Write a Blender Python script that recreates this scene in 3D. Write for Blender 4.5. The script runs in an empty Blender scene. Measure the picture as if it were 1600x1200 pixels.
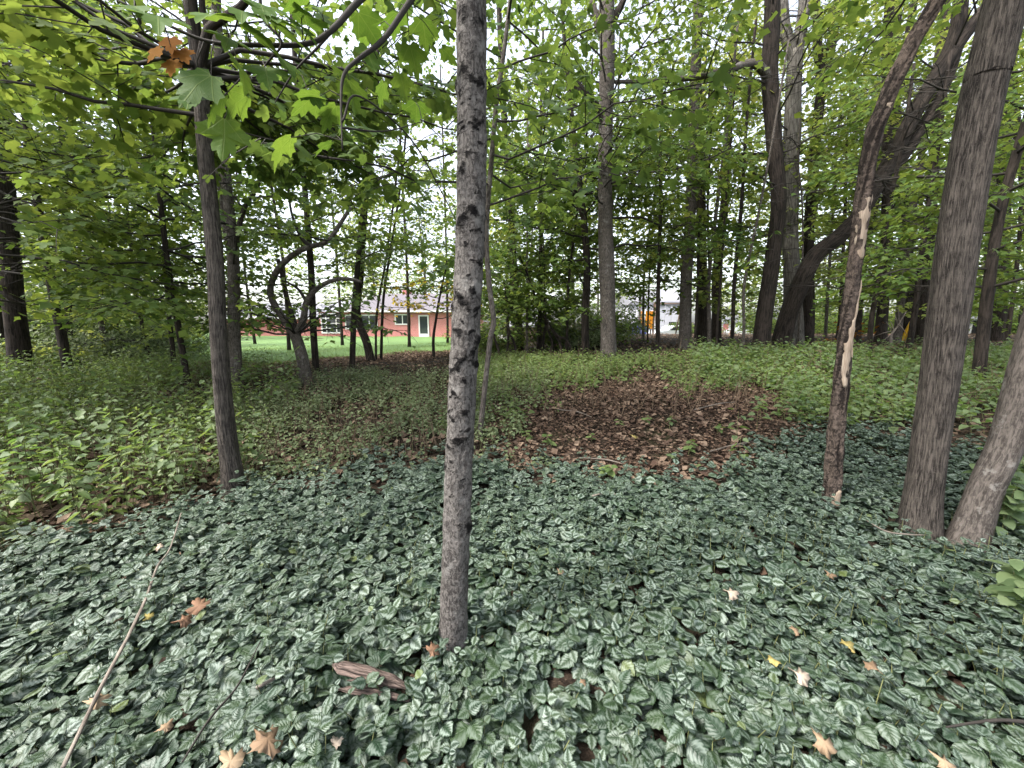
import bpy, math, random
import numpy as np
R = math.radians
rng = np.random.default_rng(7)
random.seed(7)
scene = bpy.context.scene
C = scene.collection

# ------------------------------------------------------------------ camera, sky, sun, exposure
FPX, CAMH, PITCH = 603.0, 1.5, R(9.4)          # focal length in px of the 1600 px photograph
cam = bpy.data.cameras.new('camera'); camo = bpy.data.objects.new('camera', cam); C.objects.link(camo)
cam.sensor_width = 36; cam.lens = 36 * FPX / 1600; cam.clip_start = 0.05; cam.clip_end = 2000
camo.location = (0, 0, CAMH); camo.rotation_euler = (R(90) - PITCH, 0, 0)
scene.camera = camo

SUN_EL, SUN_AZ = R(54), R(-118)                # azimuth measured from +Y, clockwise: behind, to the left
world = bpy.data.worlds.new('World'); scene.world = world; world.use_nodes = True
wn = world.node_tree.nodes; wl = world.node_tree.links
bg = wn['Background']; sky = wn.new('ShaderNodeTexSky'); sky.sky_type = 'NISHITA'
sky.sun_disc = False; sky.sun_elevation = SUN_EL; sky.sun_rotation = SUN_AZ
sky.air_density = 1.0; sky.dust_density = 3.0; sky.ozone_density = 1.0
hs = wn.new('ShaderNodeHueSaturation'); hs.inputs['Saturation'].default_value = 0.4     # thin even cloud
wl.new(sky.outputs[0], hs.inputs['Color']); wl.new(hs.outputs[0], bg.inputs[0]); bg.inputs[1].default_value = 0.15
sun = bpy.data.lights.new('sun', 'SUN'); suno = bpy.data.objects.new('sun', sun); C.objects.link(suno)
sun.energy = 2.0; sun.angle = R(11); sun.color = (1.0, 0.95, 0.87)
suno.rotation_euler = (R(90) - SUN_EL, 0, -SUN_AZ + math.pi)
suno.location = (0, -10, 30)
vs = scene.view_settings
vs.view_transform = 'Standard'; vs.look = 'None'; vs.gamma = 1; vs.use_curve_mapping = False
vs.exposure = 2.05
cy = scene.cycles
cy.max_bounces = 5; cy.diffuse_bounces = 4; cy.glossy_bounces = 2; cy.transmission_bounces = 4
cy.transparent_max_bounces = 4; cy.caustics_reflective = False; cy.caustics_refractive = False
cy.use_denoising = True; cy.use_adaptive_sampling = True; cy.adaptive_threshold = 0.02

# ------------------------------------------------------------------ helpers
CP, SP = math.cos(PITCH), math.sin(PITCH)
def sstep(x, a, b):
    t = np.clip((np.asarray(x, float) - a) / (b - a), 0, 1); return t * t * (3 - 2 * t)
def height(X, Y):
    X = np.asarray(X, float); Y = np.asarray(Y, float)
    side = sstep(X / np.maximum(np.abs(Y), 4) * 1.0, -0.35, 0.45)
    A = 0.36 + 0.36 * side
    up = sstep(Y, 2.2, 9.5)
    left_fall = 0.45 * sstep(Y, 12, 34)
    right_fall = 1.3 * sstep(Y, 21, 40)
    h = A * up - left_fall * (1 - side) - right_fall * side
    h = h + 0.035 * np.sin(X * 1.7 + 0.6 * Y) * np.cos(Y * 1.3 - 0.4 * X) * sstep(np.hypot(X, Y), 1, 5)
    h = h + 0.16 * np.exp(-(((X - 1.7) / 1.5) ** 2 + ((Y - 4.9) / 1.0) ** 2))     # the mulch heap
    return h
def P(px, py, Y):
    u = (px - 800) / FPX; w = (600 - py) / FPX
    t = Y / (CP + w * SP)
    return np.array((u * t, Y, CAMH + (w * CP - SP) * t))
def G(px, py):
    u = (px - 800) / FPX; w = (600 - py) / FPX
    d = np.array((u, CP + w * SP, w * CP - SP))
    t = np.arange(0.3, 80, 0.01); hit = CAMH + d[2] * t <= height(d[0] * t, d[1] * t)
    p = d * t[int(np.argmax(hit)) if hit.any() else -1]
    return np.array((p[0], p[1], float(height(p[0], p[1]))))
def proj(X, Y, Z):
    dz = Z - CAMH
    z = Y * CP - dz * SP
    z = np.where(z > 0.05, z, 0.05)
    return 800 + FPX * X / z, 600 - FPX * (Y * SP + dz * CP) / z

def add_mesh(name, V, F, mats, parent=None, smooth=True, uv=None, rnd=None, vec=None, extra=None, matidx=None):
    """F: list of (n,k) int arrays"""
    me = bpy.data.meshes.new(name)
    V = np.asarray(V, np.float32).reshape(-1, 3)
    loops = np.concatenate([f.reshape(-1) for f in F]).astype(np.int32)
    tot = np.concatenate([np.full(len(f), f.shape[1], np.int32) for f in F])
    start = np.concatenate([[0], np.cumsum(tot)[:-1]]).astype(np.int32)
    me.vertices.add(len(V)); me.vertices.foreach_set('co', V.ravel())
    me.loops.add(len(loops)); me.loops.foreach_set('vertex_index', loops)
    me.polygons.add(len(tot)); me.polygons.foreach_set('loop_start', start); me.polygons.foreach_set('loop_total', tot)
    if matidx is not None: me.polygons.foreach_set('material_index', np.asarray(matidx, np.int32))
    me.polygons.foreach_set('use_smooth', np.full(len(tot), smooth, bool))
    if uv is not None:
        l = me.uv_layers.new(name='UVMap'); l.data.foreach_set('uv', np.asarray(uv, np.float32)[loops].ravel())
    if rnd is not None:
        a = me.attributes.new('rnd', 'FLOAT', 'POINT'); a.data.foreach_set('value', np.asarray(rnd, np.float32))
    if extra is not None:
        a = me.attributes.new('knot', 'FLOAT', 'POINT'); a.data.foreach_set('value', np.asarray(extra, np.float32))
    if vec is not None:
        a = me.attributes.new('bark_co', 'FLOAT_VECTOR', 'POINT'); a.data.foreach_set('vector', np.asarray(vec, np.float32).ravel())
    for m in (mats if isinstance(mats, (list, tuple)) else [mats]): me.materials.append(m)
    me.update()
    o = bpy.data.objects.new(name, me); C.objects.link(o)
    if parent is not None: o.parent = parent
    return o
def tag(o, label, cat=None, group=None, kind=None):
    o['label'] = label
    if cat: o['category'] = cat
    if group: o['group'] = group
    if kind: o['kind'] = kind
    return o
ORD = 'first second third fourth fifth sixth seventh eighth ninth tenth eleventh twelfth thirteenth fourteenth fifteenth sixteenth seventeenth eighteenth'.split()
def number_labels(objs, text):
    for q, o in enumerate(sorted(objs, key=lambda o: o.location[0] / max(o.location[1], 1))): o['label'] = text % ORD[q]
def empty(name, loc=(0, 0, 0), rz=0):
    o = bpy.data.objects.new(name, None); C.objects.link(o); o.location = loc; o.rotation_euler = (0, 0, rz)
    o.empty_display_size = 0.1
    return o
class MB:
    """collects tubes / boxes / quads"""
    def __init__(s): s.V = []; s.F4 = []; s.F3 = []; s.n = 0; s.vec = []; s.k = []
    def add(s, V, F4=None, F3=None, vec=None, k=None):
        V = np.asarray(V, float).reshape(-1, 3)
        if F4 is not None and len(F4): s.F4.append(np.asarray(F4) + s.n)
        if F3 is not None and len(F3): s.F3.append(np.asarray(F3) + s.n)
        s.V.append(V); s.vec.append(V if vec is None else vec); s.k.append(np.zeros(len(V)) if k is None else k)
        s.n += len(V)
    def box(s, lo, hi):
        x0, y0, z0 = lo; x1, y1, z1 = hi
        V = [(x0,y0,z0),(x1,y0,z0),(x1,y1,z0),(x0,y1,z0),(x0,y0,z1),(x1,y0,z1),(x1,y1,z1),(x0,y1,z1)]
        s.add(V, [(0,3,2,1),(4,5,6,7),(0,1,5,4),(1,2,6,5),(2,3,7,6),(3,0,4,7)])
    def bar(s, a, b, r, n=6):
        s.tube(np.array([a, b], float), [r, r], n)
    def tube(s, pts, rad, n=8, disp=None, cap=True, phase=0):
        pts = np.asarray(pts, float); m = len(pts); rad = np.asarray(rad, float)
        T = np.gradient(pts, axis=0); T /= np.linalg.norm(T, axis=1)[:, None] + 1e-9
        ref = np.array((0.31, 0.95, 0.05)) if abs(T[0][2]) > 0.6 else np.array((0, 0, 1.0))
        U = np.cross(T, ref); U /= np.linalg.norm(U, axis=1)[:, None] + 1e-9
        W = np.cross(U, T)
        a = np.linspace(0, 2 * math.pi, n, endpoint=False) + phase
        L = np.concatenate([[0], np.cumsum(np.linalg.norm(np.diff(pts, axis=0), axis=1))])
        AA, LL = np.meshgrid(a, L)
        rr = np.repeat(rad[:, None], n, 1)
        kk = np.zeros_like(rr)
        if disp is not None:
            d, kk = disp(AA, LL, rr); rr = rr + d
        V = pts[:, None, :] + rr[..., None] * (np.cos(a)[None, :, None] * U[:, None, :] + np.sin(a)[None, :, None] * W[:, None, :])
        vec = np.stack([rad[:, None] * np.cos(AA), rad[:, None] * np.sin(AA), LL + pts[0][0] * 3.1], -1)
        i = np.arange(m - 1)[:, None] * n; j = np.arange(n)[None, :]; j2 = (j + 1) % n
        F4 = np.stack([i + j, i + n + j, i + n + j2, i + j2], -1).reshape(-1, 4)[:, ::-1]
        V = V.reshape(-1, 3); vec = vec.reshape(-1, 3); kk = kk.reshape(-1)
        F3 = None
        if cap:
            V = np.vstack([V, pts[-1], pts[0]]); vec = np.vstack([vec, [0, 0, L[-1]], [0, 0, 0]]); kk = np.concatenate([kk, [0, 0]])
            t = (m - 1) * n; jj = np.arange(n); j3 = (jj + 1) % n
            F3 = np.concatenate([np.stack([t + jj, t + j3, np.full(n, m * n)], -1), np.stack([j3, jj, np.full(n, m * n + 1)], -1)])
        s.add(V, F4, F3, vec, kk)
    def build(s, name, mat, parent=None, smooth=True, knot=False):
        F = []
        if s.F4: F.append(np.concatenate(s.F4))
        if s.F3: F.append(np.concatenate(s.F3))
        return add_mesh(name, np.concatenate(s.V), F, mat, parent, smooth, vec=np.concatenate(s.vec),
                        extra=np.concatenate(s.k) if knot else None)
def spline(ctrl, n):
    """Catmull-Rom through control rows (any width)"""
    c = np.asarray(ctrl, float)
    if len(c) == 2: return c[0] + (c[1] - c[0]) * np.linspace(0, 1, n)[:, None]
    c = np.vstack([2 * c[0] - c[1], c, 2 * c[-1] - c[-2]])
    m = len(c) - 3
    t = np.linspace(0, m - 1e-6, n); i = t.astype(int); f = (t - i)[:, None]
    p0, p1, p2, p3 = c[i], c[i + 1], c[i + 2], c[i + 3]
    return 0.5 * (2 * p1 + (p2 - p0) * f + (2 * p0 - 5 * p1 + 4 * p2 - p3) * f ** 2 + (3 * p1 - p0 - 3 * p2 + p3) * f ** 3)

# ------------------------------------------------------------------ materials
def new_mat(name):
    m = bpy.data.materials.new(name); m.use_nodes = True
    nt = m.node_tree; nt.nodes.clear()
    out = nt.nodes.new('ShaderNodeOutputMaterial')
    return m, nt, out
class N:
    """tiny node helper"""
    def __init__(s, nt): s.nt = nt
    def n(s, t, **kw):
        x = s.nt.nodes.new(t)
        for k, v in kw.items(): setattr(x, k, v)
        return x
    def link(s, a, b): s.nt.links.new(a, b)
    def val(s, inp, v):
        if hasattr(v, 'is_output'): s.link(v, inp)
        else: inp.default_value = v
    def math(s, op, a, b=0.0, c=None, clamp=False):
        x = s.n('ShaderNodeMath', operation=op); x.use_clamp = clamp
        s.val(x.inputs[0], a); s.val(x.inputs[1], b)
        if c is not None: s.val(x.inputs[2], c)
        return x.outputs[0]
    def mix(s, f, a, b):
        x = s.n('ShaderNodeMix', data_type='RGBA'); s.val(x.inputs[0], f)
        s.val(x.inputs[6], a if hasattr(a, 'is_output') else (*a, 1)); s.val(x.inputs[7], b if hasattr(b, 'is_output') else (*b, 1))
        return x.outputs[2]
    def noise(s, vec, scale, detail=3, rough=0.55, dist=0.0):
        x = s.n('ShaderNodeTexNoise'); s.val(x.inputs['Scale'], scale); x.inputs['Detail'].default_value = detail
        x.inputs['Roughness'].default_value = rough; x.inputs['Distortion'].default_value = dist
        if vec is not None: s.link(vec, x.inputs['Vector'])
        return x.outputs[0]
    def ramp(s, f, a, b):
        x = s.n('ShaderNodeMapRange', interpolation_type='SMOOTHSTEP'); s.val(x.inputs[0], f)
        s.val(x.inputs[1], a); s.val(x.inputs[2], b)
        return x.outputs[0]
    def scalev(s, vec, sc):
        x = s.n('ShaderNodeMapping'); s.link(vec, x.inputs[0]); x.inputs['Scale'].default_value = sc
        return x.outputs[0]
    def attr(s, name): return s.n('ShaderNodeAttribute', attribute_name=name)
    def bump(s, h, strength=0.5, dist=0.01):
        x = s.n('ShaderNodeBump'); s.link(h, x.inputs['Height']); x.inputs['Strength'].default_value = strength; x.inputs['Distance'].default_value = dist
        return x.outputs[0]
    def bsdf(s, col, rough=0.8, normal=None, spec=0.3):
        b = s.n('ShaderNodeBsdfPrincipled'); s.val(b.inputs['Base Color'], col if hasattr(col, 'is_output') else (*col, 1))
        s.val(b.inputs['Roughness'], rough); b.inputs['Specular IOR Level'].default_value = spec
        if normal is not None: s.link(normal, b.inputs['Normal'])
        return b.outputs[0]

def leaf_mat(name, c0, c1, trans=0.45, tc=None, rough=0.55, spec=0.25, uvveins=True):
    """thin leaf: per-leaf colour between c0 and c1, light passes through it"""
    m, nt, out = new_mat(name); k = N(nt)
    r = k.attr('rnd').outputs['Fac']
    geo = k.n('ShaderNodeNewGeometry')
    ns = k.noise(geo.outputs['Position'], 14, 2)
    f = k.math('ADD', r, k.math('MULTIPLY', k.math('SUBTRACT', ns, 0.5), 0.5), clamp=True)
    col = k.mix(f, c0, c1)
    b = k.bsdf(col, rough, spec=spec)
    t = k.n('ShaderNodeBsdfTranslucent')
    tcol = k.mix(f, tc[0], tc[1]) if tc else col
    k.link(tcol, t.inputs[0])
    mx = k.n('ShaderNodeMixShader'); mx.inputs[0].default_value = trans
    k.link(b, mx.inputs[1]); k.link(t.outputs[0], mx.inputs[2]); k.link(mx.outputs[0], out.inputs[0])
    return m
def veined_leaf_mat(name, c0, c1, t0, t1_):
    m, nt, out = new_mat(name); k = N(nt)
    uv = k.n('ShaderNodeSeparateXYZ'); k.link(k.n('ShaderNodeUVMap').outputs[0], uv.inputs[0])
    x = k.math('MULTIPLY', uv.outputs[0], .5); y = uv.outputs[1]
    ang = k.math('ARCTAN2', x, k.math('ADD', y, .02)); ln = k.math('SQRT', k.math('ADD', k.math('MULTIPLY', x, x), k.math('MULTIPLY', y, y)))
    w = k.math('ABSOLUTE', k.math('SUBTRACT', k.math('FRACT', k.math('ADD', k.math('DIVIDE', ang, .74), .5)), .5))
    d = k.math('MULTIPLY', k.math('MULTIPLY', w, .74), ln)
    main = k.math('SUBTRACT', 1.0, k.ramp(d, .004, .017))
    side = k.math('SUBTRACT', 1.0, k.ramp(k.math('ABSOLUTE', k.math('SUBTRACT', k.math('FRACT', k.math('MULTIPLY', k.math('SUBTRACT', ln, k.math('MULTIPLY', w, .45)), 8.0)), .5)), .03, .11))
    vein = k.math('MAXIMUM', main, k.math('MULTIPLY', side, .35))
    r = k.attr('rnd').outputs['Fac']; ns = k.noise(k.n('ShaderNodeNewGeometry').outputs['Position'], 45, 4, .6)
    f = k.math('ADD', r, k.math('MULTIPLY', k.math('SUBTRACT', ns, .5), .9), clamp=True)
    col = k.mix(k.math('MULTIPLY', vein, .55), k.mix(f, c0, c1), (.20, .26, .07)); tc = k.mix(k.math('MULTIPLY', vein, .5), k.mix(f, t0, t1_), (.12, .17, .03))
    b = k.bsdf(col, .6, k.bump(vein, .5, .002), .2); t = k.n('ShaderNodeBsdfTranslucent'); k.link(tc, t.inputs[0])
    mx = k.n('ShaderNodeMixShader'); mx.inputs[0].default_value = .5; k.link(b, mx.inputs[1]); k.link(t.outputs[0], mx.inputs[2]); k.link(mx.outputs[0], out.inputs[0]); return m
def bark_mat(name, c_light, c_dark, furrow=26, vscale=0.16, knots=None, bump=0.7, dist=0.012, ring=0.25, lichen=None):
    m, nt, out = new_mat(name); k = N(nt)
    co = k.attr('bark_co').outputs['Vector']
    fur = k.noise(k.scalev(co, (1, 1, vscale)), furrow, 5, 0.62, 0.6)
    big = k.noise(k.scalev(co, (1, 1, 0.5)), 5, 3)
    rings = k.noise(k.scalev(co, (0.25, 0.25, 1)), 22, 4, 0.6, 0.4)
    fine = k.noise(co, 160, 3)
    f = k.math('ADD', k.ramp(fur, 0.34, 0.66), k.math('MULTIPLY', k.math('SUBTRACT', big, 0.5), 0.9))
    f = k.math('ADD', f, k.math('MULTIPLY', k.math('SUBTRACT', rings, 0.5), ring * 3), clamp=True)
    col = k.mix(f, c_dark, c_light)
    col = k.mix(k.math('MULTIPLY', k.ramp(fine, 0.55, 0.8), 0.45), col, tuple(min(1, c * 1.5) for c in c_light))
    if lichen:
        lm = k.ramp(k.noise(co, 9, 4, 0.7), 0.56, 0.66)
        col = k.mix(k.math('MULTIPLY', lm, 0.6), col, lichen)
    h = k.math('ADD', k.math('ADD', fur, k.math('MULTIPLY', rings, ring * 1.2)), k.math('MULTIPLY', fine, 0.25))
    if knots:
        kn = k.attr('knot').outputs['Fac']
        rag = k.noise(k.scalev(co, (1, 1, 1.5)), 55, 5, 0.75)
        km = k.math('MULTIPLY', k.ramp(k.math('ADD', kn, k.math('MULTIPLY', k.math('SUBTRACT', rag, 0.5), 2.4)), 0.20, 0.72), k.ramp(kn, 0.02, 0.25))
        col = k.mix(km, col, knots)
        h = k.math('ADD', h, k.math('MULTIPLY', k.math('MULTIPLY', km, rag), 1.6))
    k.link(k.bsdf(col, 0.9, k.bump(h, bump, dist), 0.15), out.inputs[0])
    return m
def flat_mat(name, col, rough=0.7, var=0.12, scale=8, metal=0, spec=0.4):
    m, nt, out = new_mat(name); k = N(nt)
    geo = k.n('ShaderNodeTexCoord').outputs['Object']
    ns = k.noise(geo, scale, 4)
    c = k.mix(ns, tuple(x * (1 - var) for x in col), tuple(min(1, x * (1 + var)) for x in col))
    b = k.bsdf(c, rough, None, spec); b.node.inputs['Metallic'].default_value = metal
    k.link(b, out.inputs[0]); return m

# archangel: dark green along midrib and margin, silver feathering between
def archangel_mat():
    m, nt, out = new_mat('archangel_leaf'); k = N(nt)
    uv = k.n('ShaderNodeSeparateXYZ'); k.link(k.n('ShaderNodeUVMap').outputs[0], uv.inputs[0])
    a = k.math('ABSOLUTE', uv.outputs[0]); b = uv.outputs[1]
    r = k.attr('rnd').outputs['Fac']
    r2 = k.math('FRACT', k.math('MULTIPLY', r, 7.31))
    geo = k.n('ShaderNodeNewGeometry').outputs['Position']
    wob = k.math('MULTIPLY', k.math('SUBTRACT', k.noise(geo, 75, 3), 0.5), 0.34)
    s = k.math('ADD', k.math('SUBTRACT', b, k.math('MULTIPLY', a, 0.38)), k.math('MULTIPLY', wob, 0.5))
    st = k.math('ADD', k.math('MULTIPLY', k.math('SINE', k.math('MULTIPLY', s, 34.0)), 0.5), 0.5)
    aw = k.math('ADD', a, wob)
    inner = k.ramp(aw, k.math('MULTIPLY_ADD', st, 0.15, 0.08), k.math('MULTIPLY_ADD', st, 0.15, 0.50))
    outer = k.ramp(aw, k.math('MULTIPLY_ADD', st, 0.17, 0.58), k.math('MULTIPLY_ADD', st, 0.17, 0.86))
    mask = k.math('MULTIPLY', inner, k.math('SUBTRACT', 1.0, outer))
    ends = k.math('MULTIPLY', k.ramp(b, 0.02, 0.16), k.math('SUBTRACT', 1.0, k.ramp(b, 0.8, 0.97)))
    mask = k.math('MULTIPLY', k.math('MULTIPLY', mask, ends), k.math('MULTIPLY_ADD', r, 0.85, 0.08))
    green = k.mix(r2, (0.012, 0.030, 0.015), (0.034, 0.060, 0.024))
    col = k.mix(mask, green, (0.225, 0.275, 0.236))
    col = k.mix(k.math('MULTIPLY', k.ramp(r2, 0.985, 0.998), 0.5), col, (0.12, 0.15, 0.03))
    vein = k.math('SUBTRACT', 1.0, k.ramp(a, 0.0, 0.06))
    h = k.math('SUBTRACT', k.math('MULTIPLY', st, 0.7), vein)
    bs = k.bsdf(col, 0.5, k.bump(h, 0.55, 0.0025), 0.45)
    t = k.n('ShaderNodeBsdfTranslucent'); k.link(col, t.inputs[0])
    mx = k.n('ShaderNodeMixShader'); mx.inputs[0].default_value = 0.18
    k.link(bs, mx.inputs[1]); k.link(t.outputs[0], mx.inputs[2]); k.link(mx.outputs[0], out.inputs[0])
    return m
def ground_mat():
    m, nt, out = new_mat('forest_soil'); k = N(nt)
    p = k.n('ShaderNodeNewGeometry').outputs['Position']
    n1 = k.noise(p, 1.3, 5); n2 = k.noise(p, 24, 5, 0.7); n3 = k.noise(p, 90, 3)
    c = k.mix(k.ramp(n2, 0.35, 0.65), (0.012, 0.009, 0.007), (0.045, 0.032, 0.023))
    c = k.mix(k.math('MULTIPLY', k.ramp(n3, 0.6, 0.8), 0.5), c, (0.13, 0.095, 0.07))
    c = k.mix(k.math('MULTIPLY', k.ramp(n1, 0.5, 0.7), 0.4), c, (0.055, 0.06, 0.025))
    k.link(k.bsdf(c, 0.95, k.bump(n2, 0.8, 0.03), 0.1), out.inputs[0]); return m
def lawn_mat():
    m, nt, out = new_mat('lawn_grass'); k = N(nt)
    p = k.n('ShaderNodeNewGeometry').outputs['Position']
    n1 = k.noise(p, 0.6, 4); n2 = k.noise(p, 30, 4, 0.7)
    c = k.mix(n2, (0.078, 0.145, 0.045), (0.13, 0.205, 0.07))
    c = k.mix(k.math('MULTIPLY', k.ramp(n1, 0.5, 0.75), 0.35), c, (0.16, 0.20, 0.06))
    k.link(k.bsdf(c, 0.85, k.bump(n2, 0.6, 0.03), 0.2), out.inputs[0]); return m
def brick_mat():
    m, nt, out = new_mat('red_brick'); k = N(nt)
    uv = k.n('ShaderNodeTexCoord').outputs['Object']
    sx = k.n('ShaderNodeSeparateXYZ'); k.link(uv, sx.inputs[0])
    cb = k.n('ShaderNodeCombineXYZ'); k.link(k.math('ADD', sx.outputs[0], sx.outputs[1]), cb.inputs[0]); k.link(sx.outputs[2], cb.inputs[1])
    b = k.n('ShaderNodeTexBrick'); k.link(cb.outputs[0], b.inputs[0])
    b.inputs['Scale'].default_value = 1.0; b.inputs['Brick Width'].default_value = 0.21; b.inputs['Row Height'].default_value = 0.075
    b.inputs['Mortar Size'].default_value = 0.007
    b.inputs['Color1'].default_value = (0.44, 0.125, 0.128, 1); b.inputs['Color2'].default_value = (0.37, 0.10, 0.092, 1); b.inputs['Mortar'].default_value = (0.45, 0.38, 0.34, 1)
    k.link(k.bsdf(b.outputs[0], 0.85, k.bump(b.outputs[1], -0.5, 0.01), 0.2), out.inputs[0]); return m
def shingle_mat(name, c0, c1):
    m, nt, out = new_mat(name); k = N(nt)
    p = k.n('ShaderNodeTexCoord').outputs['Object']
    n = k.noise(k.scalev(p, (1, 1, 6)), 4, 5, 0.7)
    k.link(k.bsdf(k.mix(n, c0, c1), 0.85, k.bump(n, 0.4, 0.02), 0.3), out.inputs[0]); return m
def glass_mat(name='window_glass', tint=(0.03, 0.035, 0.04)):
    m, nt, out = new_mat(name); k = N(nt)
    b = k.bsdf(tint, 0.06, None, 0.8); k.link(b, out.inputs[0]); return m
def wood_mat(name, c0, c1):
    m, nt, out = new_mat(name); k = N(nt)
    co = k.attr('bark_co').outputs['Vector']
    g = k.noise(k.scalev(co, (1, 1, 0.06)), 120, 4, 0.7, 0.3); big = k.noise(co, 14, 3)
    c = k.mix(k.ramp(g, 0.35, 0.65), c0, c1); c = k.mix(k.math('MULTIPLY', k.ramp(big, 0.5, 0.7), 0.5), c, c0)
    k.link(k.bsdf(c, 0.9, k.bump(g, 0.8, 0.006), 0.15), out.inputs[0]); return m

M = {}
M['soil'] = ground_mat(); M['lawn'] = lawn_mat(); M['brick'] = brick_mat()
M['arch'] = archangel_mat()
M['leafA'] = leaf_mat('maple_leaf_green', (0.050, 0.098, 0.024), (0.105, 0.165, 0.036), 0.5, ((0.105, 0.175, 0.030), (0.23, 0.29, 0.045)))
M['leafV'] = veined_leaf_mat('maple_leaf_veined', (0.045, 0.095, 0.018), (0.085, 0.155, 0.026), (0.075, 0.14, 0.016), (0.15, 0.22, 0.026))
M['leafB'] = leaf_mat('maple_leaf_bright', (0.060, 0.112, 0.026), (0.135, 0.195, 0.040), 0.5, ((0.13, 0.205, 0.032), (0.26, 0.315, 0.050)))
M['leafC'] = leaf_mat('maple_leaf_deep', (0.042, 0.080, 0.024), (0.085, 0.135, 0.034), 0.45, ((0.085, 0.150, 0.030), (0.18, 0.25, 0.042)))
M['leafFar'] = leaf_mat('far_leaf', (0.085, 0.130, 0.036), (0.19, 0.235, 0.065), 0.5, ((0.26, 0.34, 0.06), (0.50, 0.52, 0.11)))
M['leafY'] = leaf_mat('maple_leaf_yellow', (0.30, 0.27, 0.03), (0.50, 0.34, 0.03), 0.5, ((0.55, 0.5, 0.05), (0.7, 0.45, 0.04)))
M['leafO'] = leaf_mat('maple_leaf_orange', (0.11, 0.045, 0.010), (0.14, 0.066, 0.014), 0.35, ((0.26, 0.11, 0.015), (0.3, 0.15, 0.02)), 0.85, 0.05)
M['weedL'] = leaf_mat('weed_leaf_light', (0.075, 0.120, 0.040), (0.155, 0.205, 0.075), 0.4, ((0.15, 0.23, 0.045), (0.25, 0.31, 0.07)), 0.5)
M['weedG'] = leaf_mat('weed_leaf_grey_green', (0.10, 0.135, 0.068), (0.22, 0.26, 0.14), 0.3, ((0.14, 0.22, 0.06), (0.24, 0.32, 0.1)), 0.5)
M['weedR'] = leaf_mat('weed_leaf_broad', (0.062, 0.098, 0.046), (0.135, 0.178, 0.085), 0.35, ((0.16, 0.30, 0.05), (0.3, 0.42, 0.08)), 0.5)
M['stem'] = flat_mat('weed_stem', (0.12, 0.13, 0.05), 0.8, 0.4)
M['dead'] = leaf_mat('dead_leaf', (0.075, 0.046, 0.033), (0.27, 0.195, 0.14), 0.15, None, 0.75, 0.2)
M['deaddark'] = leaf_mat('mulched_leaf', (0.042, 0.026, 0.019), (0.185, 0.118, 0.080), 0.08, None, 0.8, 0.2)
M['fallen'] = leaf_mat('fallen_leaf_tan', (0.21, 0.140, 0.088), (0.33, 0.245, 0.16), 0.2, None, 0.7, 0.2)
M['fallenY'] = leaf_mat('fallen_leaf_yellow', (0.30, 0.25, 0.085), (0.36, 0.29, 0.11), 0.2, None, 0.7, 0.2)
M['fallenB'] = leaf_mat('fallen_leaf_brown', (0.13, 0.07, 0.042), (0.21, 0.125, 0.08), 0.15, None, 0.75, 0.2)
M['fallenP'] = leaf_mat('fallen_leaf_pale', (0.34, 0.275, 0.215), (0.42, 0.35, 0.28), 0.15, None, 0.75, 0.2)
M['barkA'] = bark_mat('bark_grey_knotted', (0.135, 0.124, 0.115), (0.032, 0.028, 0.026), 95, 0.6, (0.007, 0.006, 0.006), 1.0, 0.009, 0.5, (0.20, 0.19, 0.178))
M['barkB'] = bark_mat('bark_brown_furrowed', (0.112, 0.096, 0.083), (0.020, 0.017, 0.015), 110, 0.09, None, 1.0, 0.022, 0.22)
M['barkC'] = bark_mat('bark_dark', (0.050, 0.040, 0.034), (0.012, 0.010, 0.009), 40, 0.12, None, 0.9, 0.02, 0.15)
M['barkD'] = bark_mat('bark_grey_smooth', (0.125, 0.108, 0.095), (0.040, 0.034, 0.030), 80, 0.22, None, 0.6, 0.008, 0.35, (0.20, 0.19, 0.175))
M['barkE'] = bark_mat('bark_flaking', (0.12, 0.092, 0.076), (0.024, 0.019, 0.016), 60, 0.55, (0.03, 0.023, 0.02), 1.0, 0.02, 0.5)
M['barkG'] = bark_mat('bark_grey_old', (0.17, 0.158, 0.142), (0.045, 0.040, 0.036), 40, 0.09, None, 0.9, 0.025, 0.1)
M['twig'] = flat_mat('twig_dark', (0.022, 0.018, 0.015), 0.85, 0.4, 20)
M['barewood'] = wood_mat('bare_pale_wood', (0.22, 0.165, 0.12), (0.37, 0.305, 0.24))
M['rotwood'] = wood_mat('rotten_red_wood', (0.028, 0.021, 0.018), (0.150, 0.112, 0.096))
M['stick'] = wood_mat('weathered_stick', (0.11, 0.09, 0.076), (0.23, 0.20, 0.17))
M['white'] = flat_mat('white_paint', (0.55, 0.545, 0.535), 0.6, 0.05)
M['siding'] = flat_mat('pale_siding', (0.42, 0.42, 0.46), 0.6, 0.05, 3)
M['roof'] = shingle_mat('grey_shingles', (0.105, 0.095, 0.108), (0.165, 0.15, 0.168))
M['roofP'] = shingle_mat('pale_shingles', (0.17, 0.17, 0.19), (0.24, 0.24, 0.265))
M['glass'] = glass_mat(); M['concrete'] = flat_mat('concrete', (0.50, 0.48, 0.46), 0.9, 0.1, 5)
M['galv'] = flat_mat('galvanised_steel', (0.42, 0.43, 0.44), 0.45, 0.1, 10, 0.7)
M['yellow'] = flat_mat('yellow_plastic', (0.72, 0.42, 0.02), 0.5, 0.08)
M['orange'] = flat_mat('orange_plastic', (0.80, 0.30, 0.02), 0.5, 0.05)
M['blue'] = flat_mat('blue_plastic', (0.09, 0.11, 0.34), 0.5, 0.06)
M['black'] = flat_mat('black_seat_and_doorway_shade', (0.012, 0.012, 0.013), 0.8, 0.2)  # black swing seats; also the shade inside the shed doorway, put in as colour
M['brownwood'] = flat_mat('brown_board', (0.13, 0.085, 0.06), 0.85, 0.25)
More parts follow.
